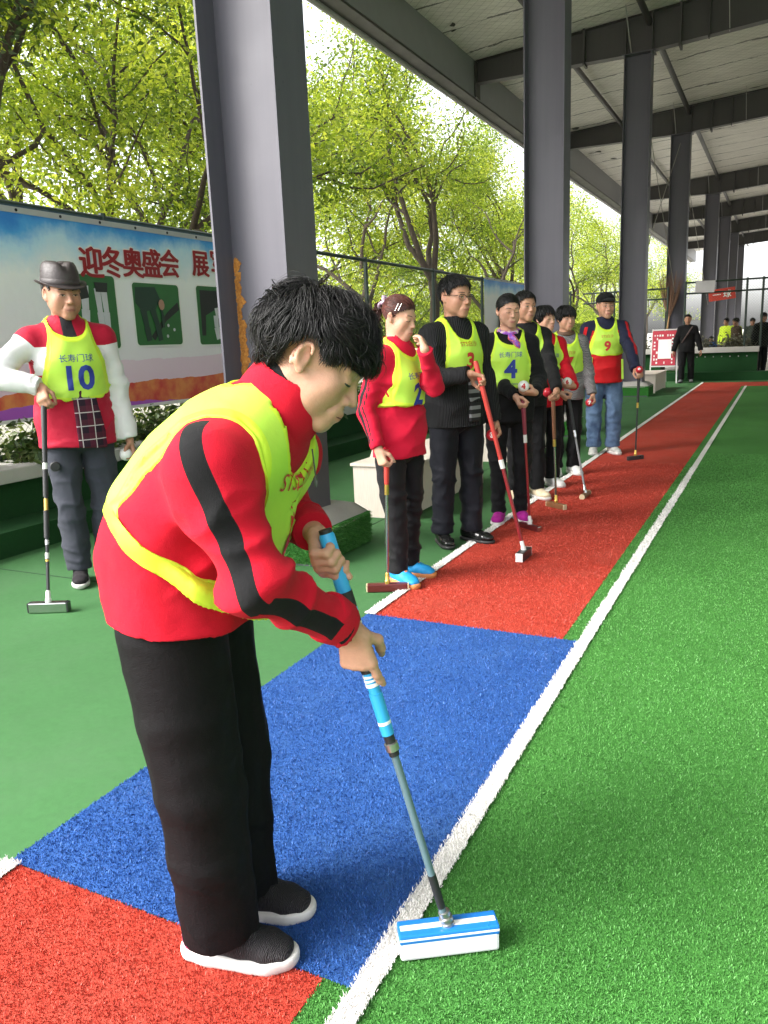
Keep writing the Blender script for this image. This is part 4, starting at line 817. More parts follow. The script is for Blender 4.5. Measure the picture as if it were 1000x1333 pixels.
# ---------------------------------------------------------------- hair: a cap and many tapered locks combed over it
def hair(par, O, M, s, m, n=900, L=(.05, .10), lift=.16, style='short', width=.004, seed=0, zmin=None, whorl=(0, -.055, .09), down=.5, fwd=.25, seg=5, jit=.25, fringe=.068, bun=None, vol=1.0, clump=0, zend=None):
    r = np.random.default_rng(seed); c = np.array([0, -.015, .034]); R_ = np.array([.0785, .0965, .0835]) * vol
    zm = zmin or (lambda y: np.interp(y, [-.12, -.07, -.02, .01, .03, .055, .075, .1], [-.072, -.055, -.022, .0, .03, .045, fringe, fringe + .01]))
    d = r.normal(0, 1, (n * 4, 3)); d /= np.linalg.norm(d, axis=1)[:, None]; p = c + d * R_; p = p[(p[:, 2] > zm(p[:, 1])) & (True if zend is None else p[:, 2] > zend(p[:, 1]) + .014)][:n]; n = len(p); W = np.array(whorl); B_ = np.array(bun if bun is not None else (0, 0, 0)); Ln = r.uniform(L[0], L[1], n); jt = r.normal(0, jit, (n, 3))
    if clump:
        jt = np.column_stack([vnoise(p * clump, seed + i) for i in range(3)]) * jit * 2.2 + jt * .35; Ln = Ln * (1 + .25 * vnoise(p * clump * .8, seed + 9))
    lf = lift * r.uniform(.55, 1.25, n) * (1 + (.5 * vnoise(p * 46, seed + 12) if clump else 0)); root = p
    if clump: wi = r.random(n) < .028; lf = np.where(wi, lf * 1.25 + .05, lf); jt = np.where(wi[:, None], jt * 1.4, jt)
    for rep in (0, 1):
        p = root; pts = [p]
        for i in range(1, seg + 1):
            q = (p - c) / R_; nn = q / R_; nn /= np.linalg.norm(nn, axis=1)[:, None]
            g = (B_ - p) if style == 'bun' else (p - W); g = g - nn * (g * nn).sum(1)[:, None]; g /= np.linalg.norm(g, axis=1)[:, None] + 1e-6
            v = g + jt * (1 + .6 * i / seg)
            if clump: v = v + np.cross(g, nn) * (.55 * np.sin(i * 1.25 + 6 * vnoise(root * 34, seed + 31)))[:, None]
            v[:, 2] -= down * (1 if style != 'bun' else .1); v[:, 1] += fwd * np.clip(p[:, 1] * 12 + .3, 0, 1); v -= nn * (v * nn).sum(1)[:, None]; v /= np.linalg.norm(v, axis=1)[:, None] + 1e-6
            p = p + v * (Ln / seg)[:, None]; q = (p - c) / R_; lv = np.linalg.norm(q, axis=1); t = i / seg; tgt = 1 + lf * (.5 + .5 * math.sin(min(1, t * 1.25) * math.pi * .62) ** .8)
            if style == 'bun': tgt = 1 + lf * .5
            below = p[:, 2] < c[2] - .02; tgt = np.where(below, np.maximum(tgt, 1.0), tgt); p = c + q / lv[:, None] * R_ * tgt[:, None] if np.ndim(tgt) else c + q / lv[:, None] * R_ * tgt; pts.append(p)
        if rep == 0:
            if zend is None: break
            T = np.stack(pts, 1); bad = T[:, :, 2] < zend(T[:, :, 1]); fr = np.where(bad.any(1), bad.argmax(1) / seg, 1.0); Ln = Ln * np.clip(fr + r.normal(0, .07, n), .22, 1.05)
    T = np.stack(pts, 1); Wd = O + T.reshape(-1, 3) @ (M.T * s); Wd = Wd.reshape(n, seg + 1, 3); tg = np.gradient(Wd, axis=1); tg /= np.linalg.norm(tg, axis=2)[..., None] + 1e-9
    ctr = O + M @ (c * s); rd = Wd - ctr; rd /= np.linalg.norm(rd, axis=2)[..., None]; sd = np.cross(tg, rd); sd /= np.linalg.norm(sd, axis=2)[..., None] + 1e-9; nn = np.cross(sd, tg)
    prof = np.interp(np.linspace(0, 1, seg + 1), [0, .15, .6, 1], [.6, 1, .8, .06])[None, :, None] * width * s * r.uniform(.6, 1.3, (n, 1, 1)); V = np.stack([Wd + sd * prof, Wd + nn * prof * .55, Wd - sd * prof], 2)
    k = (np.arange(n)[:, None] * (seg + 1) + np.arange(seg)[None]).ravel() * 3; Q = np.concatenate([np.stack([k + a, k + b, k + 3 + b, k + 3 + a], 1) for a, b in ((0, 1), (1, 2), (2, 0))]); rn = np.repeat(np.clip(.35 * r.random(n) + .35 + .5 * vnoise(T[:, 0] * 45, 5), 0, 1), 3 * (seg + 1)); V = V.reshape(-1, 3)
    nu, nv = 48, 30; U = np.array([[math.cos(a) * math.sin(b), math.sin(a) * math.sin(b), math.cos(b)] for b in np.linspace(.001, 2.2, nv) for a in np.arange(nu) * 2 * math.pi / nu]); C_ = c + U * R_ * (1 + lift * .5); ok = (C_[:, 2] > zm(C_[:, 1]) - .004) & (True if zend is None else C_[:, 2] > zend(C_[:, 1]) + .012); b0 = len(V)
    qs = [(i * nu + j, i * nu + (j + 1) % nu, (i + 1) * nu + (j + 1) % nu, (i + 1) * nu + j) for i in range(nv - 1) for j in range(nu)]; qs = np.array([x for x in qs if ok[list(x)].all()]) + b0
    o = mk('hair', np.concatenate([V, O + C_ @ (M.T * s)]), np.concatenate([Q, qs]), m, par, True, attrs={'rnd': np.concatenate([rn, np.full(len(C_), .1)])}); o['kind'] = 'stuff'; return o
# ---------------------------------------------------------------- shoes
def shoe(par, ank, d, m_up, m_sole, L=.255, h=.006, kind='trainer', zone=None):
    d = nrm((d[0], d[1], 0)); r = np.array([d[1], -d[0], 0]); g = np.array([ank[0], ank[1], .012]) ; k = L / .255; P = lambda a, b, z: g + d * a * k + r * b * k + UP * z * k
    th = {'trainer': .026, 'leather': .016, 'slip': .02}[kind]; lo, hi = g - [.2, .2, .02], g + [.2, .2, .16]; V = Vol(lo, hi, h); hgt = .052 if kind == 'trainer' else .045
    V.loft([(P(-.055, 0, .045), r, UP, .035, .045), (P(.0, 0, hgt), r, UP, .037, .046), (P(.05, 0, hgt - .012), r, UP, .039, .036), (P(.105, 0, .030), r, UP, .041, .026), (P(.140, 0, .026), r, UP, .034, .020)], .02); V.cone(P(-.04, 0, .06), P(-.035, 0, .10), .036 * k, .033 * k, .015); V.plane(P(0, 0, .012), -UP, .3)
    if kind != 'trainer': V.plane(P(-.03, 0, .075), UP, .3)
    vv, q = V.mesh(); lx = (vv - g) @ d / k; lz = (vv[:, 2] - g[2]) / k; ly = (vv - g) @ r / k; at = {'zone1': np.where(lx < 0, np.minimum(-.045 - lx, .055 - lz), -1.0), 'zone2': -np.abs(ly) + np.where((lx > .0) & (lx < .075) & (lz > .02), .011, -1.0)}
    su = mk('shoe', vv, q, m_up, par, True, attrs=at); V = Vol(lo, hi, h)
    V.loft([(P(-.066, 0, .01), r, UP, .034, .03), (P(-.02, 0, .01), r, UP, .036, .03), (P(.03, 0, .01), r, UP, .038, .03), (P(.075, 0, .01), r, UP, .042, .03), (P(.112, 0, .011), r, UP, .042, .03), (P(.145, 0, .013), r, UP, .033, .028)], .03); V.plane(P(0, 0, th - .002), UP, .3); V.plane(P(0, 0, -.010), -UP, .3); vv, q = V.mesh(); sl = mk('sole', vv, q, m_sole, su, True); return su
# ---------------------------------------------------------------- a dressed person
BLACK_C = cloth('black cloth', (.007, .007, .008)); SOLE_W = mat('white rubber', (.56, .54, .52), .55, .22, 30); SOLE_D = mat('black rubber', (.02, .02, .02), .5)
def seg_near(P, a, b):
    e = b - a; t = np.clip((P - a) @ e / (e @ e), 0, 1); return np.linalg.norm(P - a - t[:, None] * e, axis=1), t
def person(label, J, top, legs, skin_m=SKIN_F, fem=0.0, h=.006, ch=.009, sleeve=(.062, .052, .042), leg=(.085, .062, .056), cuffcut=.012, hands=None, shoes=None, collar=None, hem=None, eyes='open', sl_zone=None, seed=1, fold_amp=1.0, browm=DARK, fine=1.0, hemlen=None, shoe_kind='trainer', legcut=.045, group='players in yellow bibs', legw=1.0, fullarm=None, hide_head=False, crease=False, hemcut=True, mid=None, leg_fold=1.0, fv=None):
    f, r, H = J['f'], J['r'], J['H']; t = thing('person', label, 'person', tuple(J['base']), group); sc_ = H / 1.62
    pts = [J[k] for k in ('head', 'pelvis', 'ankR', 'ankL', 'wrR', 'wrL', 'elR', 'elL', 'shR', 'shL')]; lo, hi = np.min(pts, 0) - .17, np.max(pts, 0) + .17; lo[2] = max(lo[2], 0.0)
    O, M, s = J['head'], J['hf'], J['hs']
    V = Vol(lo, hi, h); head_sdf(V, O, M, s, fem, fv=fv); nk = O + M @ (np.array([0, -.022, -.055]) * s); V.cone(nk, J['neck'] + UP * .01, .050 * s, .054 * s, .03); V.chain([J['neck'], J['chest'], J['pelvis']], [.048, .05, .05], .04)
    for k in 'RL':
        V.chain([J['neck'], J['sh' + k]], [.035, .028], .03); V.chain([J['sh' + k], J['el' + k], J['wr' + k]], [.026, .024, .0235], .02); V.chain([J['pelvis'], J['hip' + k], J['knee' + k], J['ank' + k]], [.045, .035, .026, .024], .03)
    for k, ch_ in (hands or {}).items():
        for p, rr in ch_: V.chain(p, rr, .0055 if len(p) > 2 else .012)
    v, q = V.mesh(); at = head_attrs(v, O, M, s); body = mk('body', v, q, skin_m, t, True, attrs=at); bvh = BVHTree.FromPolygons([Vector(x) for x in v], q.tolist()); face_bits(t, bvh, O, M, s, eyes, browm, fine)
    # trousers
    V = Vol(lo, hi, ch); R_ = J['rings']; pw = legw; V.loft([(J['hem'][0] + UP * .12, r, f, .092 * H * pw, .072 * H * pw), (J['pelvis'] - UP * .03 * H, r, f, .094 * H * pw, .074 * H * pw)], .03)
    for k in 'RL':
        a = J['ank' + k] + UP * (legcut - .05); V.chain([J['hip' + k] + UP * .02, (J['hip' + k] + J['knee' + k]) / 2, J['knee' + k], (J['knee' + k] * .55 + a * .45), a - UP * .05], [leg[0] * sc_ + .004, (leg[0] + leg[1]) / 2 * sc_ + .005, leg[1] * sc_ + .005, (leg[1] * .45 + leg[2] * .55) * sc_ + .005, leg[2] * sc_ + .004], .009); V.plane(a, -UP, .12)
    v, q = V.mesh(); N = vnormals(v, q); D = .003 * vnoise(v * 9, seed)
    for i, k in enumerate('RL'):
        D += fold(v, J['knee' + k], J['hip' + k] - J['ank' + k] + f * .15, .13, .045, .016 * fold_amp, 2.2, seed + i); D += fold(v, J['ank' + k] + UP * .09, UP + f * .3, .12, .035, .015 * fold_amp, 2.0, seed + 5 + i); D += fold(v, J['hip' + k] - UP * .04, UP + r * .6, .12, .05, .010 * fold_amp, 2, seed + 8 + i); D += fold(v, (J['knee' + k] + J['ank' + k]) / 2 + UP * .02, UP + f * .5 - r * .3, .15, .06, .010 * fold_amp, 2.2, seed + 11 + i)
    for i, k in enumerate('RL'): D += fold(v, J['knee' + k] + UP * .02, r + f * .4, .34, .06, .011 * fold_amp, 1.2, seed + 15 + i)
    D *= leg_fold
    if crease:
        for k in 'RL':
            a, b = J['hip' + k], J['ank' + k]; d_, t_ = seg_near(v, a, b); ax = nrm(b - a); lat = (v - a - t_[:, None] * (b - a)) @ nrm(np.cross(ax, f)); own = d_ < .16; D += np.where(own, (.009 * np.exp(-(lat / .011) ** 2) - .003) * np.clip((N @ f) * 2, 0, 1) * np.clip(t_ * 4, 0, 1), 0)
    tv, tq = v + N * D[:, None], q
    # shoes
    if shoes:
        for k in 'RL': shoe(t, J['ank' + k], J['toe' + k], shoes[0], shoes[1], .255 * sc_, max(min(h * 1.1, .008), .0045), shoe_kind)
    # top
    V = Vol(lo, hi, ch); V.loft(R_, .045)
    for k in 'RL':
        sh_ = J['sh' + k] - UP * .012; V.chain([J['neck'] - UP * .03, sh_], [.05 * sc_, sleeve[0] * sc_ * .95], .05); w = J['wr' + k]; e = J['el' + k]; ax = nrm(w - e); V.chain([sh_, e, w - ax * cuffcut], [sleeve[0] * sc_, sleeve[1] * sc_, sleeve[2] * sc_], .03); V.plane(w - ax * cuffcut, ax, .07)
    if hemcut: V.plane(J['hem'][0], -np.asarray(J['hem'][1]), .34)
    if collar:
        cr, chh, tilt = collar; na = J['neck'] - UP * .02; ax = nrm(nk - na) if tilt is None else nrm(tilt); V.cone(na, na + ax * chh, cr * sc_ * 1.06, cr * sc_, .02); V.plane(na + ax * chh, ax, .12)
        V.cone(na + ax * .02, na + ax * (chh + .05), cr * sc_ * .9, cr * sc_ * .86, .004, 'sub')
    F0 = V.F.copy(); v, q = V.mesh(); N = vnormals(v, q); D = .005 * vnoise(v * 8, seed + 20) + .0015 * vnoise(v * 25, seed + 21)
    for i, k in enumerate('RL'):
        D += fold(v, J['el' + k], J['wr' + k] - J['sh' + k], .11, .045, .018 * fold_amp, 2, seed + 22 + i); D += fold(v, (J['sh' + k] + J['el' + k]) / 2 - r * (.02 if k == 'R' else -.02), J['el' + k] - J['sh' + k] + f * .1, .12, .06, .013 * fold_amp, 2, seed + 26 + i); D += fold(v, J['wr' + k] * .85 + J['el' + k] * .15, J['wr' + k] - J['el' + k], .075, .032, .011 * fold_amp, 1.5, seed + 30 + i); D += fold(v, J['hem'][0] + UP * .1 + r * (.12 if k == 'R' else -.12), UP + f * .5, .16, .065, .014 * fold_amp, 2, seed + 33 + i)
    c0 = J['chest'] * .45 + J['hem'][0] * .55
    D += fold(v, c0 + f * .1, UP + r * .55, .22, .085, .020 * fold_amp, 2.4, seed + 40) + fold(v, c0 - f * .1, UP - r * .45, .24, .09, .020 * fold_amp, 2.4, seed + 41)
    for i, k in enumerate('RL'): D += fold(v, J['sh' + k] - UP * .09 + (J['chest'] - J['sh' + k]) * .3, UP * .6 + f * .5, .14, .06, .016 * fold_amp, 2, seed + 43 + i)
    v2 = v + N * D[:, None]; at = top[1](v2, N, J) if isinstance(top, tuple) else {}; topo = mk('jacket', v2, q, top[0] if isinstance(top, tuple) else top, t, True, attrs=at)
    jb = BVHTree.FromPolygons([Vector(p) for p in v2], q.tolist())
    for i in np.nonzero((tv - J['hem'][0]) @ np.asarray(J['hem'][1]) > .010)[0]:      # tuck the waist under the hem
        hh = jb.find_nearest(Vector(tv[i]), .12)
        if hh[0] is not None:
            nn = np.array(hh[1]); sd = (tv[i] - np.array(hh[0])) @ nn
            if sd > -.012: tv[i] -= nn * (sd + .012)
    mk('trousers', tv, tq, legs, t, True)
    return t, dict(bvh=bvh, O=O, M=M, s=s, topv=v2, topq=q, body=body, ch=ch, top=topo, lo=lo, hi=hi)
def arm_zone(v, J, out, s0=0.0, w=.012, k='R', tmin=0.0, tmax=1.0):
    """signed distance to a stripe running down one sleeve: positive inside"""
    best = np.full(len(v), 9.0); val = np.full(len(v), -1.0); ln = 0
    for i, (a, b) in enumerate(((J['sh' + k], J['el' + k]), (J['el' + k], J['wr' + k]))):
        d, t = seg_near(v, a, b); ax = nrm(b - a); o = nrm(np.asarray(out) - ax * (np.asarray(out) @ ax)); sd = np.cross(ax, o); q = v - a - t[:, None] * (b - a); lat = q @ sd; fc = q @ o; z = np.minimum(w - np.abs(lat - s0), fc); tt = (t + i) / 2; z = np.minimum(z, np.minimum(tt - tmin, tmax - tt) * .5); m = d < best; val[m] = z[m]; best[m] = d[m]
    return np.where(best < .12, val, -1.0)
BIBM = {}
def bibmat(name, col, trim):
    s = NT(name); c = s.mix(s.math('MULTIPLY_ADD', s.noise(9, 4, .6), 1.5, -.25, clamp=True), tuple(x * .93 for x in col), tuple(min(1, x * 1.05) for x in col)); c = s.mix(s.math('GREATER_THAN', s.attr('zone1'), 0.0), c, trim); b = s.n('BsdfPrincipled', Roughness=.55); s.set(b.inputs['Base Color'], c); b.inputs['Specular IOR Level'].default_value = .3
    bn_ = s.n('Bump', Strength=.6, Distance=.0012); s.set(bn_.inputs['Height'], s.noise(60, 3, .6)); s.set(b.inputs['Normal'], bn_); t_ = s.n('BsdfTranslucent'); s.set(t_.inputs[0], c); mx = s.n('MixShader', i0=.15, i1=b, i2=t_); s.t.links.new(mx.outputs[0], s.out.inputs[0]); return s.m
BIB = bibmat('fluorescent yellow bib', (.50, .78, .085), (.60, .82, .05)); NUM_B = mat('bib number blue', (.012, .03, .26), .5, .08); NUM_R = mat('bib number red', (.50, .02, .02), .5, .1); NUM_R2 = mat('bib lettering red', (.42, .05, .02), .5)
def bib(t, J, I, num=None, numm=None, head=None, foot=None, headm=None, wide=.108, bottom=.60, top_w=.062, neck=(.052, .075), off=.008, back=True, seed=4, band=.64, hang=.0, ns=.16, nx=0.0, nz=.0, hs=.045, ties=(), rings=None, side=1.12, backlow=.03, shr=.062, gap=.005, frontw=1.0):
    """bib cut out of a slightly larger copy of the torso: front and back panels, shoulder straps, side bands"""
    H = J['H']; f, r = J['f'], J['r']; rg = rings or J['rings']; V = Vol(I['lo'], I['hi'], I['ch'] * .8)
    R2 = [(c, rr, ff, w + off, d + off) for c, rr, ff, w, d in rg]; V.loft(R2, .045); sc_ = H / 1.62
    for k in 'RL': V.chain([J['neck'] - UP * .03, J['sh' + k] - UP * .012 - r * (.02 if k == 'R' else -.02)], [.05 * sc_ + off, shr * sc_ + off], .05)
    sl = (slice(None),) * 3; X, Y, Z = V.ax[0][:, None, None], V.ax[1][None, :, None], V.ax[2][None, None, :]; n0 = J['neck']; up = J.get('bup', UP); fw = nrm(f - up * (f @ up))
    px, py, pz = X - n0[0], Y - n0[1], Z - n0[2]; x = px * r[0] + py * r[1] + pz * r[2]; y = px * fw[0] + py * fw[1] + pz * fw[2]; z = (px * up[0] + py * up[1] + pz * up[2]) / H      # z in body heights from the neck base
    ax_ = np.abs(x) / H; hw = np.where(z > -.13, top_w + (wide - .016 - top_w) * np.clip((-z - .01) / .12, 0, 1) ** 1.6, wide - .016 + .016 * np.clip((-z - .13) / .08, 0, 1)); zb = bottom - .835; low = np.where(y > 0, zb, zb + backlow) + .02 * np.clip((ax_ / wide), 0, 1) ** 4
    hw = np.where(y > -.02, hw * frontw, hw); reg = np.maximum(ax_ - hw, low - z) * H; nw = np.where(y > 0, 1.0, .75); nd = np.where(y > 0, neck[1], .012); ne = (1 - np.sqrt((ax_ / (neck[0] * nw)) ** 2 + (np.minimum(z - .012, 0) / nd) ** 2)) * neck[0] * H * .8; reg = np.maximum(reg, ne)
    if not back: reg = np.maximum(reg, -y - .01)
    bd = np.maximum(np.abs(z - (band - .835)) - .008, ax_ - wide * side) * H; reg = np.minimum(reg, bd); V.op(sl, reg.astype(np.float32), 0, 'int'); v, q = biggest(*V.mesh()); N = vnormals(v, q)
    def reg_at(P):
        p = P - n0; x = p @ r; y = p @ fw; z = p @ up / H; a = np.abs(x) / H; hw = np.where(z > -.13, top_w + (wide - .016 - top_w) * np.clip((-z - .01) / .12, 0, 1) ** 1.6, wide - .016 + .016 * np.clip((-z - .13) / .08, 0, 1)); low = np.where(y > 0, zb, zb + backlow) + .02 * np.clip(a / wide, 0, 1) ** 4; nw = np.where(y > 0, 1.0, .75); nd = np.where(y > 0, neck[1], .012)
        return np.maximum(np.maximum(a - hw, low - z) * H, (1 - np.sqrt((a / (neck[0] * nw)) ** 2 + (np.minimum(z - .012, 0) / nd) ** 2)) * neck[0] * H * .8)
    fz = -(v - n0) @ up / H; fr = np.clip(((v - n0) @ fw) / .06, 0, 1); D = (.004 * vnoise(v * 10, seed) + .003 * np.sin((v - n0) @ r * 38 + vnoise(v * 7, seed + 1) * 2.5)) * np.clip(fz * 8, 0, 1)
    D += fold(v, n0 - up * .22 + fw * .1, r + up * .4, .2, .07, .010, 2.2, seed + 2); v2 = v + N * D[:, None] + (fw * hang)[None] * (np.clip((fz - .05) / .15, 0, 1) * fr)[:, None]
    jb = BVHTree.FromPolygons([Vector(p) for p in I['topv']], I['topq'].tolist())
    for i, p in enumerate(v2):
        hh = jb.find_nearest(Vector(p), .05)
        if hh[0] is None: continue
        nn = np.array(hh[1]); sd = (p - np.array(hh[0])) @ nn
        if -.028 < sd < gap: v2[i] = p + nn * (gap - sd)
    for _ in range(1):
        acc = np.zeros_like(v2); cn = np.zeros(len(v2))
        for a_, b_ in ((0, 1), (1, 2), (2, 3), (3, 0)): np.add.at(acc, q[:, a_], v2[q[:, b_]]); np.add.at(acc, q[:, b_], v2[q[:, a_]]); np.add.at(cn, q[:, a_], 1); np.add.at(cn, q[:, b_], 1)
        v2 = v2 * .5 + .5 * acc / cn[:, None]
    o = mk('bib', v2, q, BIB, t, True, attrs={'zone1': reg_at(v) + .010}); bv = BVHTree.FromPolygons([Vector(p) for p in v2], q.tolist()); u = -r
    def put(name, txt, size, cx, cz, m, bold, fit=None):
        tv, tt = text_mesh(txt, size, bold if len(txt) < 3 else 0, .022)
        if fit is not None and len(tv): tv = tv * (fit / (np.ptp(tv[:, 1]) + 1e-9)) if np.ndim(fit) == 0 else tv * (np.array(fit) / (np.ptp(tv, axis=0) + 1e-9))
        P = []; okv = []
        for a, b_ in tv:
            o_ = n0 + u * (a + cx) + up * (b_ + cz) + fw * .6; hh = bv.ray_cast(Vector(o_), Vector(-fw), .9); okv.append(hh[0] is not None); P.append(np.array(hh[0]) + np.array(hh[1]) * .0022 if hh[0] is not None else o_)
        tt = [x for x in tt if all(okv[i] for i in x)]
        if tt: mk(name, P, tt, m, o)
    if num: put('bib_number', num, ns, nx, nz - .165 * H, numm, .006, ns * .72)
    if head: put('bib_lettering', head, hs, nx, nz - .105 * H, headm or numm, .0006, None)
    if foot: put('bib_small_print', foot, .014, nx, nz - .228 * H, numm, .0, None)
    for P in ties:
        part('bib_tie', BIB, o, lambda b: b.obox((np.array(P[0]) + P[1]) / 2, (np.array(P[1]) - P[0]) / 2, r * .011, f * .002))
    return o
def mallet(label, foot, topP, hdir, parts, L_head=.23, hr=.026, shape='box', grip=.35, mats=None, sh_r=.0085, group='gateball mallets'):
    """mallet standing on its head: foot = point on the ground under the head, topP = top of the grip"""
    foot, topP = np.asarray(foot, float), np.asarray(topP, float); hd = nrm(hdir); G_, S_, H_, C_, E_ = mats; t = thing('mallet', label, 'mallet', tuple(foot), group); sd = np.cross(UP, hd); c = foot + UP * (hr + .003); base = c + UP * hr; ax = nrm(topP - base); Ls = np.linalg.norm(topP - base); pt = lambda k: base + ax * Ls * k
    if shape == 'box': hb = part('head', H_, t, lambda b: b.obox(c, hd * L_head / 2, sd * hr * .85, UP * hr, .006)); [part('end_face', E_, hb, lambda b: b.obox(c + hd * q * (L_head / 2 + .003), hd * .004, sd * hr * .8, UP * hr * .94, .003)) for q in (-1, 1)]
    else:
        hb = autosmooth(part('head', H_, t, lambda b: b.tube([c - hd * L_head / 2, c + hd * L_head / 2], hr, 20)), 40); [autosmooth(part('end_face', E_, hb, lambda b: b.tube([c + hd * q * L_head / 2, c + hd * q * (L_head / 2 + .01)], hr * 1.04, 20)), 40) for q in (-1, 1)]
    autosmooth(part('collar', C_, t, lambda b: b.lathe([(.0, -.01), (.015, -.008), (.016, .015), (.012, .02), (.0125, .05), (.009, .06), (.0, .06)], base, ax, 14)))
    autosmooth(part('shaft', S_, t, lambda b: b.tube([base, pt(1 - grip)], sh_r, 12)))
    gp = autosmooth(part('grip', G_, t, lambda b: b.tube([pt(1 - grip), pt(1 - grip * .93), pt(1 - grip * .4), pt(.985), pt(1.0)], [sh_r * 1.25, .0125, .0145, .0155, .012], 14)))
    autosmooth(part('ferrule', C_, gp, lambda b: b.tube([pt(1 - grip) - ax * .05, pt(1 - grip) + ax * .004], sh_r * 1.45, 14))); return t
BALLW = mat('white ball', (.74, .72, .70), .3, .06); BALLR = mat('red ball', (.46, .015, .03), .3, .08)
def ball(c, m, label, num=None, nm=None, rr=.0375, mark=None):
    t = thing('ball', label, 'ball', tuple(c), 'gateball balls held in hand'); bm = bmesh.new(); bmesh.ops.create_icosphere(bm, subdivisions=3, radius=rr); bm.verts.index_update(); V = [np.array(v.co) + c for v in bm.verts]; Fs = [[v.index for v in f.verts] for f in bm.faces]; bm.free(); mk('sphere', V, Fs, m, t, True)
    if num:
        d = nrm(np.array([0, 0, CH]) - c); u = nrm(np.cross(UP, d)); v = np.cross(d, u); tv, tt = text_mesh(num, .05, .003, .012); mk('ball_number', [c + nrm(d * rr * 1.0 + u * a + v * b) * (rr + .0012) for a, b in tv], tt, nm, t)
    return t
# ================================================================ the woman about to strike
def main_woman():
    yaw = rad(17); f, r = frame(yaw); C0 = np.array([-.985, 1.225, 0.0]); P = lambda a, b, z: C0 + f * a + r * b + UP * z
    J = dict(f=f, r=r, H=1.62, base=C0, yaw=yaw); T = lambda a: (f * math.cos(a) - UP * math.sin(a)); t_ = rad
    J['pelvis'] = P(-.105, 0, .83); J['chest'] = P(.015, 0, 1.06); J['neck'] = P(.115, 0, 1.165)
    for k, sd in (('R', 1), ('L', -1)):
        J['hip' + k] = P(-.100, .068 * sd, .745); J['knee' + k] = P(-.066, .084 * sd, .42); J['ank' + k] = P(-.055, .073 * sd, .07)
    J['toeR'] = nrm(f + r * .02); J['toeL'] = nrm(f + r * .02)
    J['shR'] = P(.055, .175, 1.105); J['shL'] = P(.085, -.165, 1.085)
    top, bot = P(.204, -.025, .935), P(.425, 0, .085); sd = nrm(bot - top)
    gR, gL = top + sd * .255, top + sd * .050
    dR = nrm(f * .14 - UP * .97 - r * .12); nR = nrm(-r * 1.0 + f * .12); wR = gR - dR * .062 - nR * .032
    dL = nrm(r * .80 + f * .22 - UP * .50); nL = nrm(f * .95 - r * .1 + UP * .22); wL = gL - dL * .068 - nL * .030
    J['wrR'] = wR; J['wrL'] = wL; J['elR'] = P(.130, .205, .905); J['elL'] = P(.045, -.27, .945)
    hands = {'R': hand_pose(wR, dR, nR, 1, (.75, .72, .75, .8), 1.0, .55, .16), 'L': hand_pose(wL, dL, nL, -1, (.95, .92, .92, .92), 1.0, .35, .75)}
    J['hf'] = headframe(yaw + rad(6), rad(35), rad(-4)); J['head'] = P(.208, 0, 1.275); J['hs'] = .98
    rr = []
    for a, z, w, d, ti in ((-.094, .752, .190, .160, 2), (-.092, .85, .180, .156, 6), (-.062, .955, .180, .150, 22), (.004, 1.05, .182, .136, 38), (.06, 1.12, .165, .108, 46), (.105, 1.168, .088, .078, 48)):
        rr.append((P(a, 0, z), r, T(rad(ti)), w, d))
    J['rings'] = rr; J['hem'] = (P(-.10, 0, .775), nrm(UP + f * .06)); J['bup'] = nrm(UP * .70 + f * .60)
    def zones(v, N, J):
        z1 = np.maximum(arm_zone(v, J, r, -.010, .020, 'R', -.1, .93), arm_zone(v, J, -r, 0, .0165, 'L', .03, .95))
        na = J['neck']; q = v - na; col = np.linalg.norm(np.cross(q, nrm(UP * .8 + f * .6)), axis=1); hgt = q @ nrm(UP * .8 + f * .6); z2 = np.where((col < .064) & (hgt > .02), .064 - col, -1.0)   # dark inner collar
        z3 = np.minimum(.024 - np.abs(q @ r - .092), .055 - np.abs(q @ nrm(UP * .8 + f * .6) - .02)); z3 = np.where((q @ f > -.05) & (q @ UP > -.03), z3, -1.0)
        h0 = v - J['hem'][0]; aa, bb, zz = h0 @ f, h0 @ r, h0 @ UP; arm = np.minimum(seg_near(v, J['shR'], J['elR'])[0], seg_near(v, J['elR'], J['wrR'])[0]) > .092
        sm = np.maximum(.0026 - np.abs(aa - .045 - .25 * zz), np.maximum(np.minimum(.0026 - np.abs(aa + .075 - .10 * zz), .14 - np.abs(zz - .1)), np.minimum(.0030 - np.abs(aa - .02 - .55 * (zz - .12)) * .85, .055 - np.abs(zz - .12)))); sm = np.maximum(sm, .0026 - np.abs(zz - .03)); return {'zone1': z1, 'zone2': z2, 'zone3': np.full(len(v), -1.0)}
    RED = cloth('red track jacket', (.50, .006, .022), (.008, .008, .009), (.01, .01, .011), .85, 900, .0016, .03, .14, z3=(.30, .004, .014))
    TRO = cloth('black track trousers', (.0036, .0033, .0042), rough=.66, sheen=.0)
    s = NT('black knit trainer'); wv = s.n('TexWave', _wave_type='BANDS', _bands_direction='X', Scale=95, Distortion=7, Detail=2); s.set(wv.inputs['Vector'], s.co()); c = s.mix(wv.outputs[1], (.010, .009, .011), (.038, .034, .038)); c = s.mix(s.math('GREATER_THAN', s.attr('zone1'), 0.0), c, (.42, .015, .10)); s.bsdf(c, .7, wv.outputs[1], .003, 1.0, spec=.3)
    t, I = person('woman in red jacket and yellow bib bending to strike with a blue mallet', J, (RED, zones), TRO, SKIN_F, 1.0, .0038, .0068, (.080, .063, .047), (.106, .088, .076), .03, hands, (s.m, SOLE_W), None, eyes='closed', fine=1.25, seed=3, fold_amp=1.4, legcut=.05, legw=.80, crease=True, leg_fold=.32, fv=(1.0, 1.02, .95, 1.1), hemcut=True)
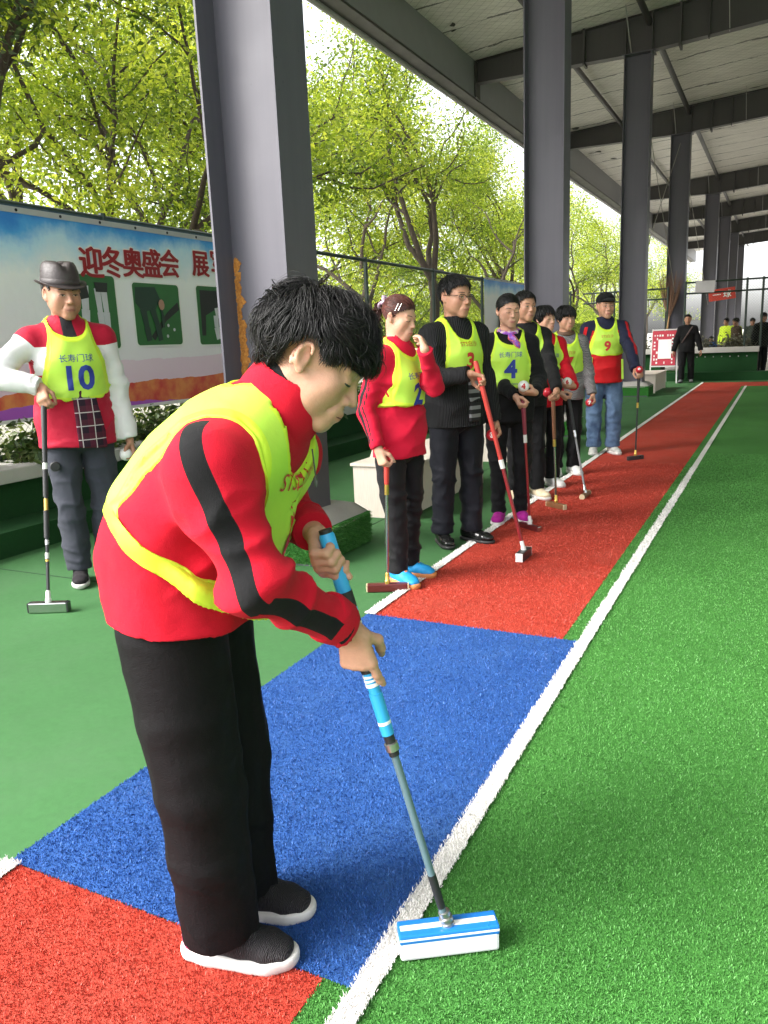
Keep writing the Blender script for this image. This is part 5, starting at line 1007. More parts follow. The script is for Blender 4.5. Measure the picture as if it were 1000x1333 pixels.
    # stand-up collar
    V = Vol(J['neck'] - .2, J['neck'] + .22, .004); na = J['neck'] - (UP * .8 + f * .6) * .03; ax = nrm(UP * .80 + f * .60); R2 = r; F2 = nrm(f - ax * (f @ ax)); V.loft([(na, R2, F2, .092, .088), (na + ax * .06, R2, F2, .080, .082), (na + ax * .14, R2, F2, .072, .078)], .02); V.plane(na + ax * .128, nrm(ax - F2 * .08), .2); V.loft([(na + ax * .0, R2, F2, .076, .074), (na + ax * .2, R2, F2, .070, .074)], .004) if False else None
    V2 = Vol(J['neck'] - .2, J['neck'] + .22, .004); V2.loft([(na - ax * .05, R2, F2, .082, .078), (na + ax * .06, R2, F2, .0715, .0735), (na + ax * .16, R2, F2, .066, .072)], .02); V.F = np.maximum(V.F, -V2.F); V.plane(na + ax * .012, -ax, .2)
    v, q = V.mesh(); N = vnormals(v, q); v = v + N * (.0025 * vnoise(v * 22, 4))[:, None]; cd = np.linalg.norm(np.cross(v - na, ax), axis=1); hg = (v - na) @ ax + .20 * ((v - na) @ F2); lin = hg - .090 
    lat = np.minimum(.026 - np.abs((v - na) @ r - .078), .030 - np.abs((v - na) @ ax - .022)); lat = np.where((v - na) @ F2 < .03, lat, -1)
    inn = np.where((N * (v - (na + ((v - na) @ ax)[:, None] * ax))).sum(1) < 0, .01, -.01)
    mk('collar', v, q, RED, I['top'], True, attrs={'zone1': np.maximum(lat, -1), 'zone2': np.maximum(inn, lin * 0 - 1)})
    V3 = Vol(J['neck'] - .2, J['neck'] + .22, .004); V3.loft([(na - ax * .05, R2, F2, .080, .077), (na + ax * .06, R2, F2, .0700, .0725), (na + ax * .16, R2, F2, .065, .071)], .02); V3.plane(na + ax * .140, nrm(ax - F2 * .08), .2); V3.plane(na + ax * .03, -ax, .2); v3, q3 = V3.mesh(); mk('collar_lining', v3, q3, BLACK_C, I['top'], True)
    part('zip_pull', mat('zip metal', (.12, .12, .12), .35, metal=.6), I['top'], lambda b: (b.tube([na + F2 * .098 + ax * .03, na + F2 * .125 + ax * .0 - UP * .012], .0016, 5), b.tube([na + F2 * .125 + ax * .0 - UP * (.012 + .011 * (1 - math.cos(a))) + r * .007 * math.sin(a) for a in np.linspace(0, 6.28, 13)], .0016, 5)))
    bib(t, J, I, '1', NUM_R, 'STS白沙', None, NUM_R, wide=.096, bottom=.69, backlow=-.05, shr=.075, frontw=1.0, top_w=.088, neck=(.050, .048), off=.007, gap=.0045, hang=.04, ns=.15, hs=.05, nz=.115, band=.655, side=1.2, seed=7)
    hair(t, I['O'], I['M'], I['s'], HAIR, 11000, (.05, .100), .25, 'short', .00125, 5, None, (0.0, -.05, .095), .22, .32, 7, .43, .055, clump=30, vol=1.02, zend=lambda y: np.interp(y, [-.13, -.09, -.06, -.04, -.02, .0, .02, .04, .06, .09, .12], [-.10, -.088, -.06, .012, .036, .034, .004, .014, .024, .028, .028]))
    autosmooth(part('ring', mat('gold', (.75, .5, .15), .25, .05, metal=1.0), t, lambda b: b.tube([hands['L'][5][0][0] * .55 + hands['L'][5][0][1] * .45 + .0115 * (math.cos(a) * nL + math.sin(a) * np.cross(nrm(hands['L'][5][0][1] - hands['L'][5][0][0]), nL)) for a in np.linspace(0, 6.28, 17)], .0022, 6)))
    for k, rr0 in (('R', .047), ('L', .046)):
        w, e = J['wr' + k], J['el' + k]; ax_ = nrm(w - e); autosmooth(part('cuff', RED, I['top'], lambda b: b.tube([w - ax_ * d_ for d_ in (.082, .078, .07, .05, .030, .0255, .026)], [rr0 * .98, rr0 * 1.06, rr0 * 1.08, rr0 * 1.03, rr0 * .97, rr0 * .93, rr0 * .8], 28)), 60)
    # her mallet
    m = thing('mallet', 'blue and white mallet swung by the bending woman', 'mallet', tuple(bot * [1, 1, 0]), 'gateball mallets'); q = lambda k: top + (bot - top) * k
    BLU = mat('grip blue', (.03, .34, .66), .4, .06); BLK = mat('grip black', (.012, .012, .014), .55, .1); STL = mat('brushed steel', (.42, .42, .42), .32, .1, metal=.9); CARB = mat('grey carbon shaft', (.10, .16, .19), .35, .15); WHT_ = mat('gloss white', (.76, .76, .78), .25, .04)
    autosmooth(part('shaft', CARB, m, lambda b: b.tube([q(.42), q(1.0)], [.0085, .008], 14)))
    gp = autosmooth(part('grip', BLU, m, lambda b: b.tube([q(0), q(.01), q(.06), q(.40)], [.012, .0165, .0165, .0125], 16)))
    for a, b_, mm, rr_, nm in ((-.006, .004, BLK, .0135, 'grip_cap'), (.145, .185, BLK, .0172, 'grip_band'), (.186, .196, BLU, .0173, 'blue_ring'), (.197, .22, BLK, .0172, 'grip_band'), (.221, .227, WHT_, .0171, 'white_ring'), (.262, .268, WHT_, .0166, 'white_ring'), (.269, .345, BLK, .0164, 'grip_band'), (.352, .357, WHT_, .0158, 'white_ring'), (.362, .367, WHT_, .0156, 'white_ring'), (.372, .380, WHT_, .0154, 'white_ring')):
        autosmooth(part(nm, mm, gp, lambda b: b.tube([q(a), q(b_)], rr_, 16)))
    autosmooth(part('lower_sleeve', BLU, m, lambda b: b.tube([q(.40), q(.45), q(.505)], [.0145, .014, .0135], 16))); autosmooth(part('sleeve_trim', WHT_, m, lambda b: b.tube([q(.47), q(.478)], .0142, 16)))
    autosmooth(part('joint_ring', BLK, m, lambda b: b.tube([q(.505), q(.56)], .0112, 14))); autosmooth(part('joint_collar', STL, m, lambda b: b.tube([q(.526), q(.528), q(.546), q(.548)], [.011, .0145, .0145, .011], 16))); autosmooth(part('lower_sheath', BLK, m, lambda b: b.tube([q(.88), q(.97)], [.0095, .0085], 14)))
    hd = nrm(G(650, 1212, .04) - G(518, 1228, .04)); hd = nrm((hd[0], hd[1], 0)); sdv = np.cross(UP, hd); c = np.array([bot[0], bot[1], .043]) + hd * .006
    hb = part('head', WHT_, m, lambda b: b.obox(c - UP * .006, hd * .108, sdv * .025, UP * .027, .007)); part('blue_top', mat('mallet blue', (.015, .17, .55), .3, .06), hb, lambda b: b.obox(c + UP * .017, hd * .1085, sdv * .0256, UP * .0105, .004)); part('white_stripe', WHT_, hb, lambda b: b.obox(c + UP * .018, hd * .1075, sdv * .0262, UP * .0028, .001)); part('top_stripe', WHT_, hb, lambda b: b.obox(c + UP * .0278, hd * .104, sdv * .007, UP * .0012, .0005))
    autosmooth(part('head_collar', STL, m, lambda b: b.lathe([(0, 0), (.015, 0), (.015, .006), (.012, .008), (.0155, .011), (.0155, .018), (.012, .02), (.013, .032), (.009, .034), (0, .034)], c + UP * .026, nrm(top - bot), 16)))
    return t, I, J
MW = main_woman()
# ================================================================ the other players
def hang(J, k, curl=.35, n=None, **kw):
    w, e = J['wr' + k], J['el' + k]; sd = 1 if k == 'R' else -1; return hand_pose(w, nrm(w - e), -J['r'] * sd if n is None else n, sd, curl, J['H'] / 1.68, **kw)
BLUEPRINT = '长寿门球'; FOOT = '常德市门球协会'
MG = lambda g, s_, h_, c_, e_: (g, s_, h_, c_, e_)
RUB = mat('black rubber grip', (.018, .018, .02), .6, .15); CHR = mat('polished metal', (.5, .5, .5), .22, .08, metal=1.0); BRASS = mat('brass', (.6, .4, .1), .3, .1, metal=.9); REDG = mat('red rubber grip', (.46, .035, .025), .5, .1); MAROON = mat('maroon lacquer', (.09, .012, .012), .3, .15); DKSH = mat('dark shaft', (.03, .03, .033), .3, .1); WOODB = mat('brown hardwood', (.17, .075, .03), .45, .35, 18); WOODE = mat('pale end grain', (.5, .4, .25), .6, .2); REDSH = mat('red shaft', (.22, .012, .018), .3, .1); WPL = mat('white plastic', (.66, .65, .63), .35, .05); BURG = mat('burgundy grip', (.20, .02, .04), .5, .1); BRG = mat('brown grip', (.16, .065, .03), .5, .15)
# ---- man number 10 in the hat
def man10():
    yaw = rad(-30); f, r = frame(yaw); b = G(100, 757); gt = atY(57, 528, 2.93); mf = G(65, 797); 
    d = nrm(f * .55 + r * .1 - UP * .75); n = nrm(-UP * .85 - r * .2 + f * .3); wR = gt - d * .07 + UP * .04
    J = stand((-3.585, 3.23), yaw, 1.765, .085, (.02, .02), 0.02, rad(8), .12, wR, (-.27, .06, .81), rpole=(.9, -.4, .1), lpole=(-.5, -.8, 0), shw=.107, hsc=1.08, girth=1.1); JJ = J
    hands = {'R': hand_pose(wR, d, n, 1, .55, 1.0, .45), 'L': hang(J, 'L', .6, thumb=.7)}
    RJ = cloth('red and white jacket', (.42, .010, .035), (.70, .69, .70), (.02, .018, .022), .6, z3=(.42, .010, .035))
    def zones(v, N, J):
        na = J['neck']; z = v[:, 2]; z1 = np.full(len(v), -1.0)
        for k in 'RL':
            d1, t1 = seg_near(v, J['sh' + k], J['el' + k]); d2, t2 = seg_near(v, J['el' + k], J['wr' + k]); on = np.minimum(d1, d2) < .085; lat = (v - na) @ J['r'] * (1 if k == 'R' else -1); zz = np.where(on & (lat > .10), np.where((d1 < d2), t1 - .16, 1.0), -1.0); z1 = np.maximum(z1, np.minimum(zz, lat - .10))
        lat = np.abs((v - na) @ J['r']); band = np.minimum(.075 - np.abs(z - (J['shR'][2] - .125)), lat - .03); z1 = np.maximum(z1, np.where(lat < .2, band, -1)); x = (v - na) @ J['r'] - .03; y = (v - na) @ J['f']; op = np.where(y > 0, .030 + .05 * np.clip((na[2] - z) / .6, 0, 1) - np.abs(x + .02 + .05 * np.clip((na[2] - z) / .6, 0, 1)), -1.0); return {'zone1': np.where(op > 0, -1, z1), 'zone2': op, 'zone3': np.full(len(v), -1.0)}
    t, I = person('man in a black hat, number 10 bib and red-white jacket leaning on a mallet', J, (RJ, zones), cloth('grey jeans', (.045, .048, .062), rough=.85), SKIN_M, 0, .0066, .0095, (.070, .060, .048), (.090, .068, .060), .005, hands, (cloth('dark suede', (.02, .017, .02)), SOLE_W), (.075, .075, None), seed=5, fold_amp=1.2, shoe_kind='slip', fv=(1.06, 1.08, 1.1, 1.1))
    # plaid shirt front in the open jacket
    s = NT('plaid shirt'); p = s.n('SeparateXYZ', i0=s.co()); pr = s.n('VectorMath', _operation='DOT_PRODUCT', i0=s.co(), i1=tuple(r)); 
    def stripe(x, per, w, off=0.0): return s.math('LESS_THAN', s.math('ABSOLUTE', s.math('SUBTRACT', s.math('FRACT', s.math('DIVIDE', s.math('ADD', x, off), per)), .5)), w)
    c = s.mix(s.math('MULTIPLY', stripe(pr.outputs['Value'], .075, .22), .7), (.022, .012, .022), (.09, .012, .03)); c = s.mix(s.math('MULTIPLY', stripe(p.outputs[2], .075, .22), .5), c, (.10, .02, .035)); c = s.mix(s.math('MULTIPLY', s.math('MAXIMUM', stripe(pr.outputs['Value'], .075, .035, .02), stripe(p.outputs[2], .075, .035, .02)), .8), c, (.55, .48, .5)); s.bsdf(c, .85, spec=.2)
    V = Vol(I['lo'], I['hi'], .008); V.loft([(a, rr, ff, w + .004, dd + .006) for a, rr, ff, w, dd in J['rings'][:4]], .04); X, Y, Z = V.ax[0][:, None, None], V.ax[1][None, :, None], V.ax[2][None, None, :]; na = J['neck']; x = (X - na[0]) * r[0] + (Y - na[1]) * r[1] - .03; y = (X - na[0]) * f[0] + (Y - na[1]) * f[1] + 0 * Z; tt = np.clip((na[2] - Z) / .6, 0, 1); op = np.abs(x + .02 + .05 * tt) - (.030 + .05 * tt); V.op((slice(None),) * 3, np.maximum(np.maximum(op, -y), .80 - Z + .10 * (x + .0)), 0, 'int'); v, q = V.mesh(); mk('shirt', v, q, s.m, t, True)
    part('pocket_zip', WPL, I['top'], lambda b: b.bar(atY(62, 562, 3.06), atY(70, 535, 3.06), .012, .01))
    bib(t, J, I, '10', NUM_B, BLUEPRINT, FOOT, NUM_B, wide=.098, bottom=.605, top_w=.060, neck=(.056, .062), off=.008, seed=8, ns=.19, hs=.045, shr=.066)
    # hat
    O, M, s_ = I['O'], I['M'], I['s']; hu = nrm(M[:, 2] - M[:, 1] * .12); c = O + M @ (np.array([0, -.012, .045]) * s_); HATM = NT('brown leather hat'); HATM.bsdf(HATM.mix(HATM.noise(9, 4), (.018, .013, .014), (.05, .038, .038)), HATM.math('MULTIPLY_ADD', HATM.noise(30, 3), .3, .38), HATM.noise(60, 4), .0015); HATM = HATM.m
    ht = thing('fedora_hat', 'shiny dark brown trilby hat on the man with bib 10', 'hat', tuple(c)); 
    def hat(prof, name, dent=False):
        n = 40; V = []; Fs = []
        for rr, z in prof:
            for a in np.arange(n) * 2 * math.pi / n:
                ca, sa = math.cos(a), math.sin(a); zz = z
                if not dent and rr > .095: zz += .022 * abs(ca) ** 2.5 * (rr - .095) / .03 - .016 * max(sa, 0) * (rr - .095) / .03
                if dent and z > .075: zz -= .024 * math.exp(-(ca * rr / .02) ** 2) * (.3 + .7 * (sa > 0)); 
                pinch = 1 - .10 * (z > .06) * max(sa, 0) ** 2 * abs(ca) * 2 if dent else 1
                V.append(c + M[:, 0] * ca * rr * .93 * s_ * pinch + M[:, 1] * sa * rr * 1.12 * s_ + hu * zz * s_)
        m = len(prof); Fs = [(i * n + j, i * n + (j + 1) % n, (i + 1) * n + (j + 1) % n, (i + 1) * n + j) for i in range(m - 1) for j in range(n)]
        return mk(name, V, Fs, HATM, ht, True)
    hat([(.094, 0), (.094, .03), (.091, .06), (.084, .088), (.074, .104), (.055, .110), (.03, .106), (.001, .104)], 'crown', True); hat([(.086, .006), (.096, .001), (.108, .0), (.122, .002), (.124, .0), (.122, -.003), (.108, -.005), (.092, -.004)], 'brim'); hat([(.0955, .004), (.0965, .006), (.0955, .026), (.094, .028)], 'hat_band')
    hair(t, O, M, s_, HAIR_G, 500, (.02, .035), .10, width=.003, seed=2, zend=lambda y: np.interp(y, [-.12, -.05, -.03, 0, .03, .1], [-.06, -.05, .0, .03, .0, .2]))
    ball(J['wrL'] + nrm(J['wrL'] - J['elL']) * .085 + J['r'] * .042 + J['f'] * .01, BALLW, 'white ball in the left hand of the man with bib 10')
    m = mallet('black mallet with a silver trimmed head under the hand of man 10', mf, gt + UP * .0, nrm(G(95, 795) - G(35, 797)), None, .20, .027, 'box', .30, MG(RUB, DKSH, CHR, WPL, DKSH)); q = lambda k: gt + (mf + UP * .06 - gt) * k
    for a, b_, mm, nm in ((.33, .47, RUB, 'foam_sleeve'), (.48, .54, BRASS, 'gold_joint'), (.54, .68, RUB, 'foam_sleeve'), (.69, .715, CHR, 'silver_joint'), (.79, .80, BRASS, 'gold_ring'), (.755, .785, WPL, 'white_label')): autosmooth(part(nm, mm, m, lambda b: b.tube([q(a), q(b_)], .0135 if mm is RUB else .0105, 12)))
    tag(part('tape_measure', RUB, None, lambda b: b.lathe([(0, 0), (.026, 0), (.028, .006), (.028, .016), (.024, .02), (0, .021)], atY(72, 607, 3.05), nrm(f + r * .2), 16)), 'small round black case hanging at the hip of man 10', 'case')
man10()
# ---- woman number 2
def trainer_mat(name, base, accent, lace):
    s = NT(name); c = s.mix(s.math('GREATER_THAN', s.attr('zone1'), 0.0), base, accent); lz = s.math('GREATER_THAN', s.math('FRACT', s.math('MULTIPLY', s.n('SeparateXYZ', i0=s.co()).outputs[0], 42)), .45); c = s.mix(s.math('MULTIPLY', s.math('GREATER_THAN', s.attr('zone2'), 0.0), lz), c, lace); s.bsdf(c, .6, s.noise(300, 2), .001); return s.m
def woman2():
    yaw = rad(-14); f, r = frame(yaw); H = 1.545; b = (-1.82, 3.80); gt = atY(503, 585, 3.58); mf = G(505, 770); ax = nrm(gt - mf)
    d = nrm(-UP * .9 + f * .3 - r * .05); n = nrm(-r * .9 + f * .2); wR = gt - ax * .05 - d * .055 - n * .03
    J = stand(b, yaw, H, .075, (.03, -.02), .02, rad(6), .30, wR, atY(553, 455, 3.66) + [0, 0, 0], rpole=(.25, -.95, -.1), lpole=(-.15, .35, -.95), shw=.09)
    wL = J['wrL']; ns = J['head'] + J['hf'] @ np.array([-.02, .125, -.03]); dL = nrm(ns - wL)
    hands = {'R': hand_pose(wR, d, n, 1, .75, .92, .5), 'L': hand_pose(wL, dL, nrm(-f * .8 - UP * .3 + r * .3), -1, .32, .92, .5)}
    RED = cloth('red tracksuit top', (.50, .006, .03), (.012, .012, .014), (.012, .012, .014), .7)
    def zones(v, N, J): return {'zone1': np.maximum(arm_zone(v, J, r + f * .0, .006, .0095, 'R', -.1, .93), arm_zone(v, J, r, -.018, .0035, 'R', -.1, .93)), 'zone2': np.full(len(v), -1.0)}
    t, I = person('woman in red tracksuit top and bib 2, hand raised to her nose', J, (RED, zones), cloth('black slim trousers', (.008, .0075, .009), rough=.6), SKIN_F, 1, .0066, .0095, (.064, .054, .044), (.082, .060, .055), .005, hands, (trainer_mat('bright blue trainer', (.012, .28, .62), (.65, .16, .04), (.7, .17, .05)), mat('gum rubber', (.55, .2, .06), .6)), (.066, .07, None), eyes='closed', fv=(.98, .95, .95, 1.0), seed=9, fold_amp=1.25)
    bib(t, J, I, '2', NUM_B, BLUEPRINT, FOOT, NUM_B, wide=.096, bottom=.635, top_w=.058, neck=(.050, .060), off=.008, seed=12, ns=.16, hs=.038)
    hair(t, I['O'], I['M'], I['s'], HAIR_R, 1200, (.10, .15), .10, 'bun', .003, 3, None, bun=(0, -.115, .045), jit=.06, fringe=.062); bc = I['O'] + I['M'] @ (np.array([0, -.122, .045]) * I['s'])
    pt = I['O'] + I['M'] @ (np.array([0, -.150, -.02]) * I['s']); o = part('ponytail', HAIR_R, t, lambda b: [b.tube([bc + rng.normal(0, .012, 3), bc + (pt - bc) * .5 - I['M'][:, 1] * .02 + rng.normal(0, .012, 3), pt - UP * .03 + rng.normal(0, .014, 3)], [.004, .004, .001], 4) for _ in range(120)]); o['kind'] = 'stuff'
    SCR = mat('lilac satin', (.42, .30, .40), .4, .2, 30); tie = part('hair_scrunchie', SCR, t, lambda b: b.tube([bc + I['M'] @ np.array([.030 * math.cos(a), .012 * math.sin(3 * a), .030 * math.sin(a)]) + rng.normal(0, .003, 3) for a in np.linspace(0, 6.28, 25)], [.009 + .004 * math.sin(i * 2.1) for i in range(25)], 8), True)
    for q in ((.062, .035, .075), (.068, .02, .07)): part('hair_clip', CHR, t, lambda b: b.tube([I['O'] + I['M'] @ (np.array(q) * [1.13, 1.1, 1.12] * I['s']), I['O'] + I['M'] @ ((np.array(q) + [.017, .0, -.035]) * [1.12, 1.1, 1.1] * I['s'])], .0022, 6))
    mallet('red gripped mallet with a long dark wooden head beside the blue trainers', mf, gt, nrm(G(535, 768) - G(477, 770)), None, .215, .022, 'box', .26, MG(REDG, CHR, MAROON, BRASS, WOODE))
woman2()
# ---- man number 3 with glasses
def man3():
    yaw = rad(-34); f, r = frame(yaw); H = 1.685; gt = atY(619, 470, 4.40); mf = G(682, 728); ax = nrm(gt - mf); gp = atY(629, 497, 4.40); gp = gt - ax * ((gt - gp) @ ax)
    d = nrm(f * .45 - r * .75 - UP * .35); n = nrm(f * .4 + r * .1 - UP * .75); wR = gp - d * .065 - n * .032
    J = stand((-1.83, 4.66), yaw, H, .10, (-.03, .02), .01, rad(8), .08, wR, (-.235, .10, .78), rpole=(.5, -.85, -.3), lpole=(-.4, -.9, 0), toe=.3, shw=.1, hsc=1.06, girth=1.05)
    hands = {'R': hand_pose(wR, d, n, 1, .75, 1.0, .5), 'L': hang(J, 'L', .75, thumb=.8)}
    BK = NT('black knit jacket'); zz = BK.n('TexWave', _wave_type='BANDS', _bands_direction='X', Scale=34, Distortion=.4); BK.set(zz.inputs['Vector'], BK.co()); BK.bsdf(BK.mix(zz.outputs[1], (.006, .006, .007), (.02, .02, .022)), .85, zz.outputs[1], .004, spec=.2)
    t, I = person('man with glasses in black jacket and bib 3 holding a red mallet', J, BK.m, cloth('navy suit trousers', (.007, .0075, .012), rough=.55), SKIN_M, 0, .0066, .0095, (.074, .060, .048), (.092, .070, .064), .0, hands, (mat('black shoe leather', (.008, .008, .008), .22, .1), SOLE_D), (.072, .06, None), seed=14, fold_amp=1.1, shoe_kind='leather', fv=(1.05, 1.1, 1.05, 1.1))
    s = NT('striped polo'); st = s.math('GREATER_THAN', s.math('FRACT', s.math('DIVIDE', s.n('SeparateXYZ', i0=s.co()).outputs[2], .05)), .55); s.bsdf(s.mix(st, (.02, .02, .022), (.20, .20, .21)), .8, spec=.2)
    V = Vol(I['lo'], I['hi'], .008); V.loft([(a, rr, ff, w + .004, dd + .007) for a, rr, ff, w, dd in J['rings'][:4]], .04); X, Y, Z = V.ax[0][:, None, None], V.ax[1][None, :, None], V.ax[2][None, None, :]; na = J['neck']; x = (X - na[0]) * r[0] + (Y - na[1]) * r[1] + 0 * Z; y = (X - na[0]) * f[0] + (Y - na[1]) * f[1] + 0 * Z; V.op((slice(None),) * 3, np.maximum(np.maximum(np.abs(x + .045) - .045, -y), .80 - Z), 0, 'int'); v, q = V.mesh(); mk('shirt', v, q, s.m, t, True)
    R = J['r']; P = lambda a, q, z: J['base'] + r * a + f * q + UP * z
    bib(t, J, I, '3', NUM_R, 'STS白沙', None, NUM_R2, wide=.094, bottom=.635, top_w=.064, neck=(.050, .080), off=.008, seed=17, ns=.14, hs=.036, nx=.01, nz=.045, shr=.07, ties=((P(-.02, .155, 1.10), P(-.02, .15, .93)), (P(-.185, .08, 1.05), P(-.19, .09, .90))))
    O, M, s_ = I['O'], I['M'], I['s']; hair(t, O, M, s_, HAIR, 1000, (.03, .07), .13, width=.003, seed=6, whorl=(0, -.06, .09), fwd=-.1, fringe=.07, zend=lambda y: np.interp(y, [-.12, -.06, -.04, 0, .02, .05, .1], [-.07, -.05, .02, .03, .0, .05, .072]))
    gl = thing('eyeglasses', 'dark rimmed glasses on the man with bib 3', 'glasses', tuple(O)); q = lambda x, y, z: O + M @ (np.array([x, y, z]) * s_); GM = mat('dark spectacle frame', (.02, .012, .01), .3)
    for sd in (-1, 1):
        part('rim', GM, gl, lambda b: b.tube([q(sd * .034 + .024 * math.cos(a), .1 - .35 * abs(.024 * math.cos(a) * sd + .034) ** 1.3, -.001 + .0165 * math.sin(a)) for a in np.linspace(0, 6.28, 25)], [.0022 if 0 < a < 3.15 else .0012 for a in np.linspace(0, 6.28, 25)], 6)); part('temple', GM, gl, lambda b: b.tube([q(sd * .059, .086, .008), q(sd * .079, .05, .010), q(sd * .083, -.01, .008)], .002, 6))
    part('bridge', GM, gl, lambda b: b.tube([q(-.011, .1, .002), q(0, .103, .004), q(.011, .1, .002)], .0018, 6))
    ball(J['wrL'] + nrm(J['wrL'] - J['elL']) * .082 + J['r'] * .045, BALLR, 'red ball in the left hand of the man with glasses', '3', BALLW)
    mallet('long red mallet with white ended head held out by the man with glasses', mf, gt, nrm(G(700, 712) - G(678, 730)), None, .17, .028, 'box', .52, MG(REDG, REDSH, DKSH, WPL, WPL), sh_r=.0105)
man3()
# ---- woman number 4
def woman4():
    yaw = rad(-66); f, r = frame(yaw); H = 1.60; gt = atY(681, 520, 5.10); mf = G(690, 690); ax = nrm(gt - mf); d = nrm(-UP * .75 - r * .3 + f * .5); n = nrm(-r * .8 + f * .3 - UP * .3); wR = gt - ax * .04 - d * .06 - n * .03
    J = stand((-1.70, 5.36), yaw, H, .075, (.02, .0), .0, rad(14), .12, wR, atY(697, 511, 5.15), rpole=(.4, -.9, 0), lpole=(-.35, -.9, -.1), shw=.09)
    dL = nrm(r * .9 + f * .25 + UP * .05); hands = {'R': hand_pose(wR, d, n, 1, .75, .95, .5), 'L': hand_pose(J['wrL'], dL, nrm(-f * .3 + UP * .75 + r * .2), -1, .5, .95, .6)}
    BKS = cloth('black sweater', (.008, .008, .009), rough=.9)
    t, I = person('woman in black with a purple patterned scarf and bib 4', J, BKS, cloth('black leggings', (.006, .006, .0075), rough=.7), SKIN_F, 1, .0066, .0095, (.066, .056, .044), (.084, .062, .050), .0, hands, (cloth('magenta slip-on', (.30, .012, .20), rough=.7), SOLE_W), (.06, .03, None), eyes='closed', fv=(1.03, 1.0, .9, 1.15), seed=21, shoe_kind='slip')
    bib(t, J, I, '4', NUM_B, BLUEPRINT, FOOT, NUM_B, wide=.104, bottom=.60, top_w=.058, neck=(.054, .072), off=.008, seed=22, ns=.175, hs=.040, nz=.02)
    hair(t, I['O'], I['M'], I['s'], HAIR, 1000, (.08, .14), .13, 'bun', .003, 7, None, bun=(.0, -.12, .0), jit=.08, fringe=.062); O, M, s_ = I['O'], I['M'], I['s']; q = lambda x, y, z: O + M @ (np.array([x, y, z]) * s_)
    part('hair_bun', HAIR, t, lambda b: [b.tube([q(.0, -.125, .01) + I['M'] @ (np.array([.028 * math.cos(a + k), .02 * math.sin(k * 3), .028 * math.sin(a + k)]) * s_) for a in np.linspace(0, 4, 7)], [.003, .005, .006, .006, .005, .004, .001], 5) for k in np.arange(22) * .29])['kind'] = 'stuff'
    s = NT('patterned silk scarf'); vo = s.n('TexVoronoi', Scale=38); s.set(vo.inputs['Vector'], s.co()); s.bsdf(s.ramp(s.noise(22, 2, .5, dist=1.5), [(.36, (.62, .5, .42)), (.45, (.35, .10, .5)), (.54, (.16, .06, .42)), (.60, (.62, .06, .10)), (.68, (.6, .42, .1)), (.75, (.7, .66, .68))]), .4)
    na = J['neck'] + UP * .012; sf = part('silk_scarf', s.m, t, lambda b: (b.tube([na + r * .066 * math.cos(a) + f * (.062 * math.sin(a) + .01) - UP * (.018 * math.sin(a)) for a in np.linspace(0, 6.28, 25)], [.016 + .003 * math.sin(i * 2.3) for i in range(25)], 8), b.tube([na + f * .075 - UP * .02, na + f * .098 - UP * .055 - r * .025, na + f * .108 - UP * .10 - r * .05, na + f * .112 - UP * .135 - r * .065], [.014, .022, .026, .008], 8), b.tube([na + f * .078 - UP * .02, na + f * .095 - UP * .05 - r * .005, na + f * .105 - UP * .085 - r * .02], [.012, .02, .006], 8)), True)
    ball(J['wrL'] + dL * .085 + UP * .042 + f * .01, BALLW, 'white ball with red mark held by the woman in the scarf', '4', NUM_R)
    mallet('burgundy gripped mallet standing on the toes of the magenta shoes', mf, gt, nrm(G(698, 692) - G(668, 683)), None, .20, .020, 'box', .28, MG(BURG, REDSH, MAROON, WPL, CHR))
woman4()
# ---- man number 5, mostly hidden
def man5():
    yaw = rad(-55); f, r = frame(yaw); H = 1.66; gt = atY(720, 512, 5.85); mf = G(724, 662); ax = nrm(gt - mf); d = nrm(-UP * .7 + r * .35 + f * .5); n = nrm(r * .7 + f * .5); wL = gt - ax * .03 - d * .06 - n * .03
    J = stand((-1.84, 6.22), yaw, H, .09, (.02, .05), .0, rad(12), .05, None, wL, lpole=(-.35, -.9, 0)); hands = {'R': hang(J, 'R'), 'L': hand_pose(wL, d, n, -1, .75, 1.0, .5)}
    t, I = person('man half hidden behind the woman with the scarf, only part of his face showing', J, cloth('charcoal jacket', (.012, .012, .013)), cloth('dark trousers five', (.008, .008, .009)), SKIN_M, 0, .0078, .011, hands=hands, shoes=(cloth('cream shoe', (.62, .52, .36)), SOLE_W), collar=(.07, .05, None), seed=25, shoe_kind='slip')
    bib(t, J, I, '5', NUM_R, None, None, NUM_R, wide=.1, bottom=.61, off=.008, seed=26); hair(t, I['O'], I['M'], I['s'], HAIR, 700, (.03, .05), .10, width=.0035, seed=9, zend=lambda y: np.interp(y, [-.12, -.06, -.04, 0, .02, .05, .1], [-.07, -.05, .02, .03, .0, .05, .075]))
    ball(atY(713, 511, 5.95), BALLR, 'plain red ball between the women numbered 4 and 6'); mallet('brown gripped mallet with a wooden head on the red strip', mf, gt, nrm(G(738, 662) - G(712, 656)), None, .19, .022, 'box', .42, MG(BRG, CHR, WOODB, BRASS, WOODE))
man5()
